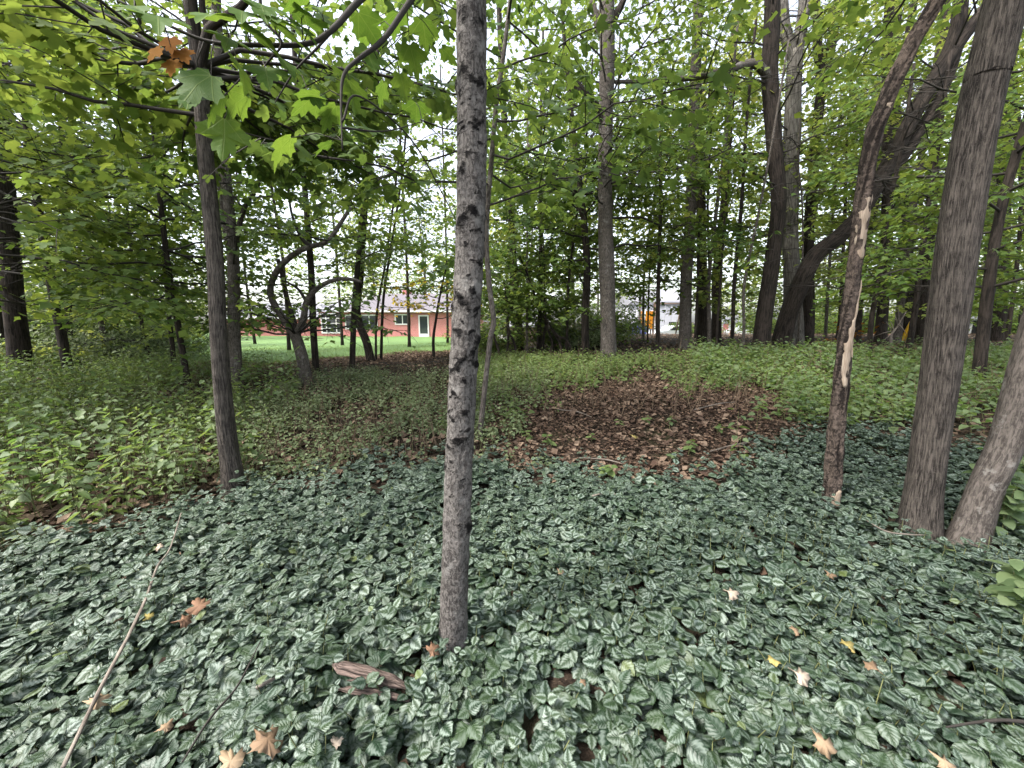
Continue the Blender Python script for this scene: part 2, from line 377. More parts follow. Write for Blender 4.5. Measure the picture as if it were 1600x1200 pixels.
M['redpaint'] = flat_mat('pink_door_paint', (0.50, 0.16, 0.16), 0.6, 0.06)
M['carpaint'] = flat_mat('silver_car_paint', (0.62, 0.64, 0.66), 0.25, 0.03, 4, 0.3)
M['rubber'] = flat_mat('tyre_rubber', (0.02, 0.02, 0.02), 0.9, 0.1)

# ------------------------------------------------------------------ ground
def axis(lims):
    out = [lims[0][0]]
    for a, b, st in lims:
        n = max(1, int(round((b - a) / st))); out += list(np.linspace(a, b, n + 1)[1:])
    return np.array(out)
gx = axis([(-300, -60, 30), (-60, -14, 2), (-14, 14, 0.14), (14, 60, 2), (60, 300, 30)])
gy = axis([(-60, -4, 4), (-4, 0, 0.3), (0, 12, 0.14), (12, 45, 0.8), (45, 120, 5), (120, 400, 35)])
GX, GY = np.meshgrid(gx, gy)
GZ = height(GX, GY)
nz = rng.normal(0, 0.012, GZ.shape) * (np.hypot(GX, GY) < 14)
V = np.stack([GX, GY, GZ + nz], -1).reshape(-1, 3)
ny_, nx_ = GX.shape
i = np.arange(ny_ - 1)[:, None] * nx_; j = np.arange(nx_ - 1)[None, :]
F = np.stack([i + j, i + j + 1, i + nx_ + j + 1, i + nx_ + j], -1).reshape(-1, 4)
tag(add_mesh('ground', V, [F], M['soil']), 'brown woodland floor of soil and leaf mould', kind='structure')

# lawn sheet, rising from the wood's edge to the brick house
def lawn_edge(X):          # nearest Y of the lawn for a given X
    return np.interp(X, [-40, -14, -10, -7.5, -6.0, -4.5, -3.4, -2.0, -1.0, 0.3, 1.5], [9.0, 9.4, 9.6, 9.8, 10.6, 12.2, 13.2, 14.5, 16, 19, 26]) + 0.25 * np.sin(X * 3.1)
lx = np.linspace(-44, 1.2, 150); lt = np.linspace(0, 1, 70) ** 1.5
LX = np.repeat(lx[None, :], len(lt), 0); e = lawn_edge(lx)
LY = e[None, :] + (50 - e)[None, :] * lt[:, None]
LZ = height(LX, LY) + 0.02 - 0.05 * (lt[:, None] < 0.0001)
V = np.stack([LX, LY, LZ], -1).reshape(-1, 3); ny_, nx_ = LX.shape
i = np.arange(ny_ - 1)[:, None] * nx_; j = np.arange(nx_ - 1)[None, :]
F = np.stack([i + j, i + j + 1, i + nx_ + j + 1, i + nx_ + j], -1).reshape(-1, 4)
tag(add_mesh('lawn', V, [F], M['lawn']), 'mown green lawn in front of the brick house', kind='structure')
# road / drive strip seen through the trunks at the back
def sheet(name, x0, x1, y0, y1, mat, label, dz=0.02, nx=24, ny=6):
    X, Y = np.meshgrid(np.linspace(x0, x1, nx), np.linspace(y0, y1, ny))
    V = np.stack([X, Y, height(X, Y) + dz], -1).reshape(-1, 3)
    i = np.arange(ny - 1)[:, None] * nx; j = np.arange(nx - 1)[None, :]
    F = np.stack([i + j, i + j + 1, i + nx + j + 1, i + nx + j], -1).reshape(-1, 4)
    return tag(add_mesh(name, V, [F], mat), label, kind='structure')
M['asphalt'] = flat_mat('light_asphalt', (0.22, 0.22, 0.22), 0.9, 0.15, 6)
sheet('driveway', -1.6, 0.6, 27, 46, M['concrete'], 'pale concrete drive beside the brick house', 0.04)
sheet('road', 6, 70, 44, 52, M['asphalt'], 'pale road beyond the wood', 0.03, 60, 8)

# ------------------------------------------------------------------ leaf templates  (tip along +Y, normal +Z)
def fan_leaf(outline, zfun):
    o = np.array(outline, float); n = len(o)
    V = np.zeros((n + 1, 3)); V[0] = (0, 0.38, 0); V[1:, :2] = o
    V[:, 2] = zfun(V[:, 0], V[:, 1])
    F = np.array([(0, 1 + i, 1 + (i + 1) % n) for i in range(n)])
    return V, F, np.stack([V[:, 0] * 2, V[:, 1]], -1)
half_hi = [(0.02, 0.0), (0.16, -0.10), (0.34, 0.02), (0.31, 0.10), (0.43, 0.20), (0.57, 0.26), (0.51, 0.35), (0.56, 0.50), (0.45, 0.48), (0.36, 0.51),
           (0.22, 0.53), (0.26, 0.66), (0.22, 0.80), (0.12, 0.76), (0.09, 0.88)]
def mirror(h, tip): return h + [tip] + [(-x, y) for x, y in h[::-1]]
zc = lambda x, y: 0.10 * np.abs(x) - 0.16 * x * x - 0.14 * y * y
MAPLE_HI = fan_leaf(mirror(half_hi, (0, 1.0)), zc)
MAPLE_MID = fan_leaf(mirror([(0.0, 0.0), (0.32, 0.0), (0.55, 0.30), (0.52, 0.50), (0.2, 0.5), (0.22, 0.78)], (0, 1.0)), zc)
_o = np.array([(0, 0), (.56, .34), (.20, .58), (0, 1.0), (-.20, .58), (-.56, .34)], float)
MAPLE_LOW = (np.column_stack([_o, zc(_o[:, 0], _o[:, 1])]), np.array([(0, 1, 2), (0, 2, 3), (0, 3, 4), (0, 4, 5)]), np.column_stack([_o[:, 0] * 2, _o[:, 1]]))
MAPLE_FAR = (np.array([(0, 0, 0), (0.5, 0.4, 0.05), (0, 1, -0.12), (-0.5, 0.4, 0.05)], float), np.array([(0, 1, 2), (0, 2, 3)]), np.zeros((4, 2)))
def ovate(rows, cols, serr=0.0, width=0.42, droop=0.18, fold=0.10, heart=0.06):
    b = np.linspace(0, 1, rows); a = np.linspace(-1, 1, cols)
    prof = np.sin(np.pi * np.clip(b, 0, 1) ** 0.62) ** 0.8 * width
    prof[0] = 0.02; prof[-1] = 0.0
    if serr: prof[1:-1] *= 1 + serr * np.where(np.arange(rows - 2) % 2, 1, -1)
    V = []; UV = []
    for bi, pi in zip(b, prof):
        for ai in a:
            x = ai * pi
            V.append((x, bi - heart * abs(ai) * (1 - bi) ** 2 * 3, fold * abs(x) * 1.4 - 0.5 * x * x - droop * bi * bi)); UV.append((ai, bi))
    F = []
    for r in range(rows - 1):
        for c in range(cols - 1):
            i = r * cols + c
            if r == rows - 2: F.append((i, i + 1, i + cols + c * 0))
            else: F += [(i, i + 1, i + cols + 1), (i, i + cols + 1, i + cols)]
    return np.array(V, float), np.array(F), np.array(UV, float)
OV_HI = ovate(8, 5, 0.07, 0.50); OV_NEAR = ovate(8, 3, 0.07, 0.50); OV_MID = ovate(5, 3, 0.0, 0.49); OV_LOW = ovate(4, 3, 0.0, 0.48)
BROADHI = ovate(9, 5, 0.06, 0.42, 0.25, 0.15, 0.1)
def simple(w, droop=.2, lift=.09):
    o = np.array([(0, 0), (w, .28), (w * .8, .62), (0, 1), (-w * .8, .62), (-w, .28)], float); z = np.array([0, lift, lift - droop * .4, -droop, lift - droop * .4, lift])
    return np.column_stack([o, z]), np.array([(0, 1, 2), (0, 2, 3), (0, 3, 4), (0, 4, 5)]), np.array([(0, 0), (1, .28), (1, .62), (0, 1), (-1, .62), (-1, .28)], float)
LANCE = simple(.20, .3); BROAD = simple(.36); OV_FAR = simple(.45, .15)

def frames(d, nrm):
    """rotation matrices (n,3,3) whose columns are x, y(tip), z(normal)"""
    y = d / (np.linalg.norm(d, axis=1)[:, None] + 1e-9)
    x = np.cross(y, nrm); x /= np.linalg.norm(x, axis=1)[:, None] + 1e-9
    z = np.cross(x, y)
    return np.stack([x, y, z], -1)
def scatter(tpl, pos, Rm, size, rnd):
    V, F, UV = tpl; n = len(pos); m = len(V)
    W = np.einsum('nij,mj->nmi', Rm * size[:, None, None], V) + pos[:, None, :]
    FF = (F[None] + (np.arange(n) * m)[:, None, None]).reshape(-1, 3)
    return W.reshape(-1, 3), FF, np.tile(UV, (n, 1)), np.repeat(rnd, m)
def merge(parts):
    V = []; F = []; U = []; Rn = []; n = 0
    for v, f, u, r in parts:
        V.append(v); F.append(f + n); U.append(u); Rn.append(r); n += len(v)
    return np.concatenate(V), np.concatenate(F), np.concatenate(U), np.concatenate(Rn)
def leaf_dirs(n, base, droop=(0.25, 0.95), tilt=0.35, spread=0.9):
    """leaf axis leaves the twig direction sideways, hanging a little; returns frames"""
    a = rng.uniform(-spread, spread, n)
    c, s = np.cos(a), np.sin(a)
    d = np.stack([base[:, 0] * c - base[:, 1] * s, base[:, 0] * s + base[:, 1] * c, -rng.uniform(*droop, n)], -1)
    nrm = np.stack([rng.normal(0, tilt, n), rng.normal(0, tilt, n), np.ones(n)], -1)
    return frames(d, nrm)

# ------------------------------------------------------------------ trees
TPL = {'hi': MAPLE_HI, 'mid': MAPLE_MID, 'low': MAPLE_LOW, 'far': MAPLE_FAR}
def grow_branch(start, az, L, elev, wood, leafpos, leafdir, thick, sub_gap, leaf_gap, twigs=True, bend=0.25, sublen=0.42):
    n = 9
    t = np.linspace(0, 1, n)
    az_t = az + bend * np.cumsum(rng.normal(0, 0.45, n)) / 3
    el_t = elev * (1 - 0.75 * t) - 0.15 * t * t + rng.normal(0, 0.16, n)
    st = np.stack([np.cos(el_t) * np.sin(az_t), np.cos(el_t) * np.cos(az_t), np.sin(el_t)], -1) * (L / (n - 1))
    pts = np.vstack([start, start + np.cumsum(st[:-1], 0)])
    if wood is not None: wood.tube(pts, np.linspace(thick, 0.004, n), 5 if thick < 0.03 else 7, cap=False)
    cnt = max(3, int(L * 0.8 / sub_gap)); side = 1
    for q in range(cnt):
        f = 0.2 + 0.8 * (q + rng.uniform(0, 0.8)) / cnt; f = min(f, 0.99)
        k = f * (n - 1); i = int(k); p = pts[i] + (pts[i + 1] - pts[i]) * (k - i)
        side = -side
        sa = az_t[i] + side * rng.uniform(0.5, 1.1); sl = L * sublen * (1.1 - 0.75 * f) * rng.uniform(0.6, 1.25) + 0.12
        sd = np.array((math.sin(sa), math.cos(sa), rng.uniform(-0.6, 0.55)))
        e = p + sd * sl; mid = p + sd * sl * 0.5 + np.array((0, 0, 0.03 * sl))
        if twigs and wood is not None: wood.tube(np.array([p, mid, e - (0, 0, 0.06 * sl)]), [0.006, 0.004, 0.002], 3, cap=False)
        m = max(2, int(sl / leaf_gap))
        ff = np.repeat(np.linspace(0.15, 1.0, m), 2)
        lp = p + sd * sl * ff[:, None] + rng.normal(0, 0.045, (2 * m, 3)) - np.array((0, 0, 0.06)) * (ff ** 2)[:, None] * sl
        sgn = np.tile((1, -1), m)[:, None] * np.array((-sd[1], sd[0], 0))
        leafpos.append(lp + sgn * 0.035); leafdir.append(sgn * 0.8 + sd * 0.75)
    leafpos.append(pts[-1][None]); leafdir.append(st[-1:] * 5)
    return pts
# the open lines of sight of the place: no foliage hangs right before these trunks, the house and the gap in the canopy
CLEAR = []
def corridor(pts, w, ymax, p=.85): CLEAR.append((np.array(pts, float), w, ymax, p))
def pruned(lp):
    px, py = proj(*lp.T); bad = np.zeros(len(lp), bool); u = rng.random(len(lp))
    for pts, w, ym, p in CLEAR:
        for a, b in zip(pts[:-1], pts[1:]):
            d = b - a; t = np.clip(((px - a[0]) * d[0] + (py - a[1]) * d[1]) / (d @ d + 1e-9), 0, 1)
            bad |= (np.hypot(px - a[0] - t * d[0], py - a[1] - t * d[1]) < w) & (lp[:, 1] < ym) & (lp[:, 1] > .3) & (u < p)
    return bad
corridor([(1217, 545), (1238, 475), (1270, 405), (1312, 368), (1350, 325), (1385, 262), (1430, 175), (1485, 85), (1548, 2)], 30, 10.6, 1)
corridor([(1190, 545), (1216, 320), (1203, 120), (1206, 0)], 22, 9.5, .95); corridor([(1240, 530), (1236, 250), (1243, 0)], 26, 11.8, .93)
corridor([(951, 560), (945, 280), (948, 60)], 15, 8.4, .85)
corridor([(367, 760), (341, 520), (320, 230), (312, 105), (300, 0)], 22, 3.1, .95); corridor([(368, 610), (364, 400), (352, 260)], 14, 6.5, .8)
corridor([(479, 600), (461, 522), (425, 465), (440, 414), (486, 385), (548, 324)], 11, 7.1, .85); corridor([(461, 522), (488, 458), (530, 436), (560, 440)], 10, 7.1, .85)
corridor([(1300, 790), (1322, 520), (1349, 310), (1382, 165), (1466, 0)], 26, 2.8, 1); corridor([(1436, 830), (1484, 470), (1524, 210), (1572, 0)], 50, 2.6, 1)
corridor([(480, 515), (690, 515)], 28, 37, .72); corridor([(380, 545), (700, 545)], 24, 30, .9)
corridor([(610, 250), (700, 215)], 34, 70, .7); corridor([(520, 300), (690, 330)], 40, 70, .15)
corridor([(975, 512), (1065, 512)], 20, 24, .85); corridor([(1395, 530), (1450, 460)], 26, 13.3, 1); corridor([(1530, 512), (1531, 512)], 18, 23, .9); corridor([(1120, 515), (1160, 515)], 12, 28, .7); corridor([(800, 522), (850, 522)], 20, 29, .85)
corridor([(34, 584), (14, 400), (4, 280)], 24, 8.1, .92)
def crown(root, spine, spec, barkm):
    """spine: (n,4) trunk points + radius; spec: dict"""
    wood = MB() if spec.get('wood', True) else None
    lp, ld = [], []
    z = spine[:, 2]
    n = spec['n']; az0 = rng.uniform(0, 6.28)
    azr = spec.get('az')
    for q in range(n):
        hh = spec['h'][0] + (spec['h'][1] - spec['h'][0]) * (q + rng.uniform(0, 0.9)) / n
        i = int(np.argmin(np.abs(z - hh))); p = spine[i, :3]
        az = az0 + q * 2.399 + rng.normal(0, 0.2)
        if azr: az = rng.uniform(*azr)
        f = (q + 0.5) / n
        L = spec['L'][0] + (spec['L'][1] - spec['L'][0]) * f; L *= rng.uniform(0.75, 1.25)
        el = spec.get('el', (0.2, 0.7)); el = el[0] + (el[1] - el[0]) * f + rng.normal(0, 0.1)
        wq = wood if (wood is None or spec.get('joined')) else MB()
        grow_branch(p, az, L, el, wq, lp, ld, min(spine[i, 3] * 0.5, 0.006 + 0.0055 * L), spec.get('sub', 0.17), spec.get('gap', 0.095), spec.get('twigs', True))
        if wq is not None and wq is not wood: wq.build('branch', M['twig'], root)
    lp = np.concatenate(lp); ld = np.concatenate(ld)
    keep = rng.random(len(lp)) < spec.get('keep', 1.0); lp, ld = lp[keep], ld[keep]
    # leaves never grow right in front of the camera
    far = np.linalg.norm(lp - np.array((0, 0, CAMH)), axis=1) > spec.get('clear', 2.2); lp, ld = lp[far], ld[far]
    kp = ~pruned(lp); lp, ld = lp[kp], ld[kp]
    s = spec.get('leaf', 0.11); Rm = leaf_dirs(len(lp), ld)
    sz = s * rng.uniform(0.65, 1.2, len(lp))
    base = 0.5 + 0.35 * np.sin(lp[:, 0] * 1.1 + 2) * np.sin(lp[:, 1] * 0.9) * np.sin(lp[:, 2] * 1.3)
    r = np.clip(base + rng.normal(0, 0.25, len(lp)), 0, 1)
    v, f, u, rr = scatter(TPL[spec.get('lod', 'low')], lp, Rm, sz, r)
    if wood is not None and wood.n: wood.build('branches', M['twig'] if barkm is None else barkm, root)['kind'] = 'stuff'
    c = add_mesh('crown', v, [f], spec.get('mat', M['leafA']), root, True, rnd=rr)
    return len(lp)
def trunk_noise(amp, ridges, seed):
    r_ = np.random.default_rng(seed); ph = r_.uniform(0, 6.28, 8)
    def d(A, L, rr):
        x = 0
        for q in range(4):
            x = x + np.sin(A * (ridges + 2 * q) + ph[q] + 0.9 * np.sin(L * (1.7 + q) + ph[q + 4])) * (0.5 / (q + 1))
        x = x + 0.8 * np.sin(A * 2 + L * 1.3 + ph[0]) + 0.5 * np.sin(A * 3 - L * 3.1 + ph[1])
        return amp * rr * x, np.zeros_like(A)
    return d
def make_spine(ctrl, r0, r1, n, flare=0.0, top=None):
    """ctrl: list of 3D points (base first); optionally go on up to height `top`"""
    c = [np.asarray(p, float) for p in ctrl]
    if top is not None and top > c[-1][2]:
        d = c[-1] - c[-2]; d = d / (abs(d[2]) + 1e-6)
        z0 = c[-1][2]
        c.append(c[-1] + d * (top - z0) * 0.5 + rng.normal(0, 0.02, 3) * (top - z0)); c[-1][2] = z0 + (top - z0) * 0.5
        c.append(c[-1] + d * (top - z0) * 0.3); c[-1][2] = top
    pts = spline(c, n)
    L = np.concatenate([[0], np.cumsum(np.linalg.norm(np.diff(pts, axis=0), axis=1))]); t = L / L[-1]
    rad = r0 + (r1 - r0) * t
    rad = rad * (1 + flare * np.exp(-L / (2.2 * r0)))
    return np.column_stack([pts, rad])
NLEAF = 0
def tree(name, label, ctrl, r0, r1, bark, spec=None, n=40, seg=14, flare=0.45, top=None, cat='tree', group=None, limbs=(), noise=0.05, disp=None, knot=False, sink=0.12):
    global NLEAF
    base = np.asarray(ctrl[0], float)
    root = empty(name, base)
    ctrl = [np.asarray(c, float) - base for c in ctrl]
    ctrl[0] = ctrl[0] - np.array((0, 0, sink))
    sp = make_spine(ctrl, r0, r1, n, flare, None if top is None else top - base[2])
    tr = MB(); tr.tube(sp[:, :3], sp[:, 3], seg, disp or trunk_noise(noise, 5, int(abs(base[0] * 100)) + 3))
    tr.build('trunk', M[bark], root, knot=knot)
    for lc, lr0, lr1, lb in limbs:
        lc = [np.asarray(c, float) - base for c in lc]
        ls = make_spine(lc, lr0, lr1, 22); mb = MB(); mb.tube(ls[:, :3], ls[:, 3], 10, trunk_noise(0.06, 4, 5))
        mb.build('limb', M[lb], root)
    if spec:
        for s_ in (spec if isinstance(spec, list) else [spec]):
            s2 = dict(s_); s2['h'] = (s2['h'][0] - base[2], s2['h'][1] - base[2])
            # crown() works in the tree's own frame, so shift the "keep clear of the camera" test
            NLEAF += crown_local(root, sp, s2, base)
    tag(root, label, cat, group)
    return root
def crown_local(root, sp, spec, base):
    sp2 = sp.copy(); sp2[:, :3] += base
    s2 = dict(spec); s2['h'] = (spec['h'][0] + base[2], spec['h'][1] + base[2])
    before = set(root.children)
    k = crown(root, sp2, s2, M['twig'])
    for o in root.children:
        if o not in before:      # built in world coordinates: bring into the tree's frame
            me = o.data; a = np.empty(len(me.vertices) * 3, np.float32); me.vertices.foreach_get('co', a)
            a = a.reshape(-1, 3) - base.astype(np.float32); me.vertices.foreach_set('co', a.ravel()); me.update()
    return k
# ------------------------------------------------------------------ the trees one by one (base pixel, then points up the trunk)
def path(base, pts, dY=0.0):
    b = G(*base); return [b] + [P(x, y, b[1] + dY * (k + 1) / len(pts)) for k, (x, y) in enumerate(pts)]
def gy_of(px, py): return float(G(px, py)[1])
S = lambda h0, h1, n, L0, L1, **k: dict(h=(h0, h1), n=n, L=(L0, L1), **k)

# knotted maple in the middle
KN = []
kr = np.random.default_rng(21)
for yy, xo, sz in [(28, .3, .8), (40, -.6, 1), (62, .6, .7), (78, -.2, .9), (118, .2, 1.1), (132, -.5, .9), (150, .5, 1.0), (172, -.1, .8), (198, -.4, .7), (205, .5, .9), (226, -.6, .8),
                   (245, .1, .6), (268, .5, .7), (300, -.5, .7), (332, -.2, .9), (345, .4, 1.1), (360, -.5, .8), (385, .1, .8), (412, -.6, .7), (430, -.1, .6), (455, -.3, 1.2), (468, .3, 1.3), (482, -.6, 1.1),
                   (500, .2, .8), (517, .4, 1.1), (514, -.5, .9), (548, -.6, .8), (560, .0, 1.1), (575, .4, 1.0), (592, -.2, .9), (612, .3, .7), (640, -.3, 1.2), (650, .4, .8), (668, -.5, .9),
                   (682, .0, 1.2), (695, .5, 1.0), (716, .3, .8), (742, -.4, .5), (770, .3, .5), (810, -.2, .4)]:
    KN.append((yy, xo, sz))
def t1_disp(base, pathpts):
    zs = []
    for yy, xo, sz in KN:
        p = P(725, yy, base[1]); zs.append((p[2] - base[2] + 0.12, xo, sz * kr.uniform(.45, 1.1)))
    for z_, xo_, s_ in list(zs):
        for _ in range(3): zs.append((z_ + kr.normal(0, .016), xo_ + kr.normal(0, .22), s_ * kr.uniform(.3, .6)))
    zs += [(kr.uniform(0.75, 3.0), kr.uniform(1.2, 5.2), kr.uniform(.5, 1.1)) for _ in range(40)]
    def d(A, L, rr):
        x = 0.03 * np.sin(A * 3 + L * 5) + 0.025 * np.sin(A * 5 - L * 9) + 0.02 * np.sin(L * 37 + 2 * np.sin(A * 2)) + 0.012 * np.sin(L * 83 + 3 * np.sin(A * 3 + 1))
        kk = np.zeros_like(A); dd = x * rr
        ar = np.random.default_rng(3)
        for z, xo, sz in zs:
            ax, az_ = ar.uniform(.55, 1.35), ar.uniform(.4, 1.15); sk = ar.normal(0, .5)
            # the tube's angle 0 points along U; the camera side is found from the frame below
            a0 = CAM_ANG + xo * 1.25 if abs(xo) < 1.1 else CAM_ANG + xo
            da = np.angle(np.exp(1j * (A - a0))) * 0.055; dz = L - z
            wob = .35 * np.sin(A * 9 + z * 40) + .3 * np.sin(L * 260 + z * 77)
            g = np.exp(-((da / (0.024 * sz * ax)) ** 2 + ((dz + sk * da) / (0.017 * sz * az_)) ** 2) * (1 + wob))
            dd = dd + g * 0.0095 * sz - 0.009 * sz * np.exp(-((da / (0.009 * sz)) ** 2 + (dz / (0.005 * sz)) ** 2))
            kk = np.maximum(kk, g)
        return dd, kk
    return d
c = path((706, 1022), [(711, 900), (716, 760), (722, 600), (732, 450), (737, 250), (736, 0)], 0.02)
# U = T x ref with T ~ +Z, ref=(.31,.95,.05): U ~ (-.95,.31,0); W = U x T ~ (.31,.95,0) -> camera (-Y) is at angle 3/2 pi roughly
CAM_ANG = math.atan2(-0.95, -0.31)
t1 = tree('knotted_maple', 'slender grey trunk with dark knots, rising through the middle of the ground cover', c, 0.060, 0.034, 'barkA',
     S(3.5, 7.5, 15, 2.4, 1.5, lod='low', el=(0.15, 0.6), mat=M['leafA'], clear=2.0), n=520, seg=56, flare=0.5, top=9.5, disp=t1_disp(c[0], c), knot=True)

# left maple with a fork
c = path((367, 768), [(352, 660), (341, 520), (336, 400), (320, 230), (312, 105)])
b2 = c[0]
tree('forked_maple', 'brown trunk forking near the top, standing left of the knotted tree', c, 0.076, 0.046, 'barkB',
     [S(3.0, 4.6, 12, 2.0, 1.8, lod='mid', el=(0.0, 0.4), mat=M['leafB'], az=(3.4, 6.6), clear=2.4), S(3.1, 4.8, 15, 2.3, 2.0, lod='mid', el=(.05, .45), mat=M['leafC'], az=(-.4, 1.5), clear=2.4)], n=160, seg=36, top=None, flare=0.7, noise=.06,
     limbs=[([P(313, 120, b2[1]), P(304, 50, b2[1]), P(297, 0, b2[1] - .02), P(285, -120, b2[1]), P(270, -420, b2[1] + .3)], 0.05, 0.02, 'barkC'),
            ([P(312, 115, b2[1]), P(322, 60, b2[1] - .03), P(332, 40, b2[1] - .05), P(360, 22, b2[1] - .1), P(388, -6, b2[1] - .15), P(430, -120, b2[1] - .1)], 0.036, 0.015, 'barkC'),
            ([P(325, 45, b2[1]), P(316, 10, b2[1]), P(318, -60, b2[1])], 0.024, 0.012, 'barkC')])
c = path((369, 614), [(366, 520), (364, 400), (352, 260), (345, 120), (338, 20)])
b3 = c[0]
tree('maple', 'thin grey trunk right behind the forked maple', c, 0.095, 0.045, 'barkD',
     S(2.3, 7, 20, 3.0, 2.0, lod='mid', el=(0.0, 0.6), mat=M['leafA']), n=90, seg=16, top=10,
     limbs=[([P(366, 420, b3[1]), P(352, 360, b3[1]), P(345, 300, b3[1]), P(330, 200, b3[1])], 0.05, 0.03, 'barkD'),
            ([P(365, 395, b3[1]), P(380, 330, b3[1]), P(402, 290, b3[1]), P(430, 210, b3[1])], 0.045, 0.02, 'barkC')])
# crooked tree in front of the lawn
c = path((479, 602), [(474, 570), (467, 540), (461, 522)])
b4 = c[0]; q = lambda x, y, d=0: P(x, y, b4[1] + d)
tree('crooked_tree', 'crooked tree with arching limbs in front of the lawn', c, 0.105, 0.092, 'barkD',
     S(2.6, 6.0, 14, 2.2, 1.8, lod='low', el=(0.2, 0.6), mat=M['leafA'], keep=0.95), n=40, seg=18, flare=0.3, noise=0.06,
     limbs=[([q(464, 530), q(448, 505), q(430, 478), q(422, 455), q(428, 432), q(440, 414), q(462, 395), q(486, 385), q(512, 378, .2), q(530, 352, .2), q(548, 324, .3)], 0.072, 0.028, 'barkD'),
            ([q(462, 525), q(474, 500), q(478, 475), q(488, 458), q(506, 444), q(530, 436), q(552, 437), q(565, 441)], 0.072, 0.025, 'barkD'),
            ([q(466, 528), q(458, 498), q(448, 465), q(441, 430), q(434, 405)], 0.055, 0.035, 'barkC'),
            ([q(486, 386), q(470, 370), q(455, 330), q(450, 280)], 0.035, 0.012, 'twig'),
            ([q(478, 470), q(466, 452), q(448, 440), q(425, 425)], 0.03, 0.012, 'twig')])
for base, pts, r, lab in [((494, 582), [(490, 520), (487, 440), (484, 390)], .075, 'thin dark trunk just behind the crooked tree'),
                     ((549, 579), [(552, 520), (554, 470), (560, 400), (566, 330)], .065, 'thin straight trunk standing alone on the litter by the lawn'),
                     ((581, 565), [(573, 535), (561, 505), (557, 480), (562, 440), (566, 380), (570, 320), (573, 240)], .11, 'dark trunk bending left in front of the brick house'),
                     ((587, 563), [(588, 500), (594, 455), (604, 400)], .035, 'thin pole of a sapling left of its twin before the house'),
                     ((595, 563), [(597, 500), (601, 450), (612, 380)], .04, 'thin pole of a sapling right of its twin before the house')]:
    c = path(base, pts)
    tree('young_tree', lab, c, r, r * 0.55, 'barkC', S(2.4, 7.0, 15, 2.0, 1.5, lod='low', el=(0.2, 0.6), mat=M['leafA'], keep=0.95, twigs=True), n=36, seg=10, top=7.5, flare=0.3, group='young trees along the lawn')
c = path((678, 560), [(677, 530), (681, 500), (686, 470), (692, 440)])
tree('yellowing_sapling', 'small sapling with yellow leaves before the white door of the brick house', c, .05, .02, 'barkC',
     S(1.5, 2.6, 12, 1.7, 1.3, lod='low', el=(0.1, 0.3), mat=M['leafY'], keep=0.5, leaf=.12), n=24, seg=8, top=3.2)
# slim tree right behind the knotted one
c = path((748, 683), [(757, 610), (766, 530), (771, 500), (764, 440), (760, 360), (768, 250), (776, 160), (790, 60)])
tree('slim_tree', 'slim bent trunk close behind the knotted tree', c, .034, .010, 'barkD',
     S(2.4, 5.4, 18, 2.1, 1.6, lod='mid', el=(0.0, 0.5), mat=M['leafC']), n=70, seg=14, top=8)
# the pole-straight trunk and its neighbour
c = path((951, 563), [(949, 470), (947, 400), (945, 280), (947, 160), (948, 60)])
b11 = c[0]; q = lambda x, y, d=0: P(x, y, b11[1] + d)
tree('straight_tree', 'straight grey trunk right of the centre beside the mulch heap', c, .155, .12, 'barkD',
     S(3.6, 8.6, 30, 3.2, 2.4, lod='low', el=(0.1, 0.7), mat=M['leafA']), n=90, seg=22, top=14, noise=0.07,
     limbs=[([q(946, 200), q(930, 165, -.1), q(912, 145, -.2), q(897, 128, -.2)], .085, .07, 'barkC'),
            ([q(948, 60), q(958, 30), q(970, 10), q(985, -30)], .09, .05, 'barkC'), ([q(946, 70), q(935, 40), q(925, 0)], .09, .05, 'barkD')])
c = path((916, 557), [(914, 500), (917, 420), (912, 340), (905, 305)])
b12 = c[0]; q = lambda x, y, d=0: P(x, y, b12[1] + d)
tree('bent_limbed_tree', 'dark tree with a long limb reaching left, beside the straight grey trunk', c, .095, .07, 'barkC',
     S(2.8, 8.4, 24, 3.0, 2.0, lod='low', el=(0.1, 0.6), mat=M['leafC']), n=60, seg=14, top=None,
     limbs=[([q(912, 340), q(895, 300), q(880, 280), q(862, 262, .1), q(840, 240, .2), q(825, 226, .3)], .07, .03, 'barkC'),
            ([q(893, 282), q(868, 272), q(840, 268), q(805, 268), q(770, 262)], .035, .014, 'twig'),
            ([q(895, 290), q(905, 250), q(925, 215), q(935, 190)], .03, .014, 'twig'),
            ([q(908, 320), q(902, 250), q(890, 150), q(880, 40), q(875, -60)], .06, .03, 'barkC')])
# the clump of large trunks on the right
c = path((1188, 549), [(1196, 480), (1208, 400), (1216, 320), (1210, 220), (1203, 120), (1206, 0)])
bA = c[0]; q = lambda x, y, d=0: P(x, y, bA[1] + d)
tree('large_dark_tree', 'large black-barked trunk, left one of the big clump', c, .165, .14, 'barkC',
     S(4.2, 9.5, 20, 3.4, 2.6, lod='low', el=(0.1, 0.7), mat=M['leafA']), n=90, seg=24, top=15, noise=.07,
     limbs=[([q(1204, 125), q(1180, 100, -.2), q(1140, 108, -.4), q(1090, 120, -.6), (q(1030, 126, -.8)), q(960, 128, -1)], .10, .03, 'barkD')])
c = path((1238, 540), [(1240, 480), (1236, 400), (1234, 300), (1238, 200), (1243, 80)])
bB = c[0]; q = lambda x, y, d=0: P(x, y, bB[1] + d)
tree('large_grey_tree', 'large grey furrowed trunk in the middle of the big clump', c, .23, .19, 'barkG',
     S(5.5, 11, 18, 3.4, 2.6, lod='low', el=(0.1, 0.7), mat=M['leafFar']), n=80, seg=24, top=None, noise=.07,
     limbs=[([q(1243, 95), q(1252, 40), q(1258, -10), q(1262, -200)], .15, .11, 'barkG'), ([q(1241, 95), q(1226, 45), q(1222, -20), q(1212, -200)], .14, .10, 'barkG')])
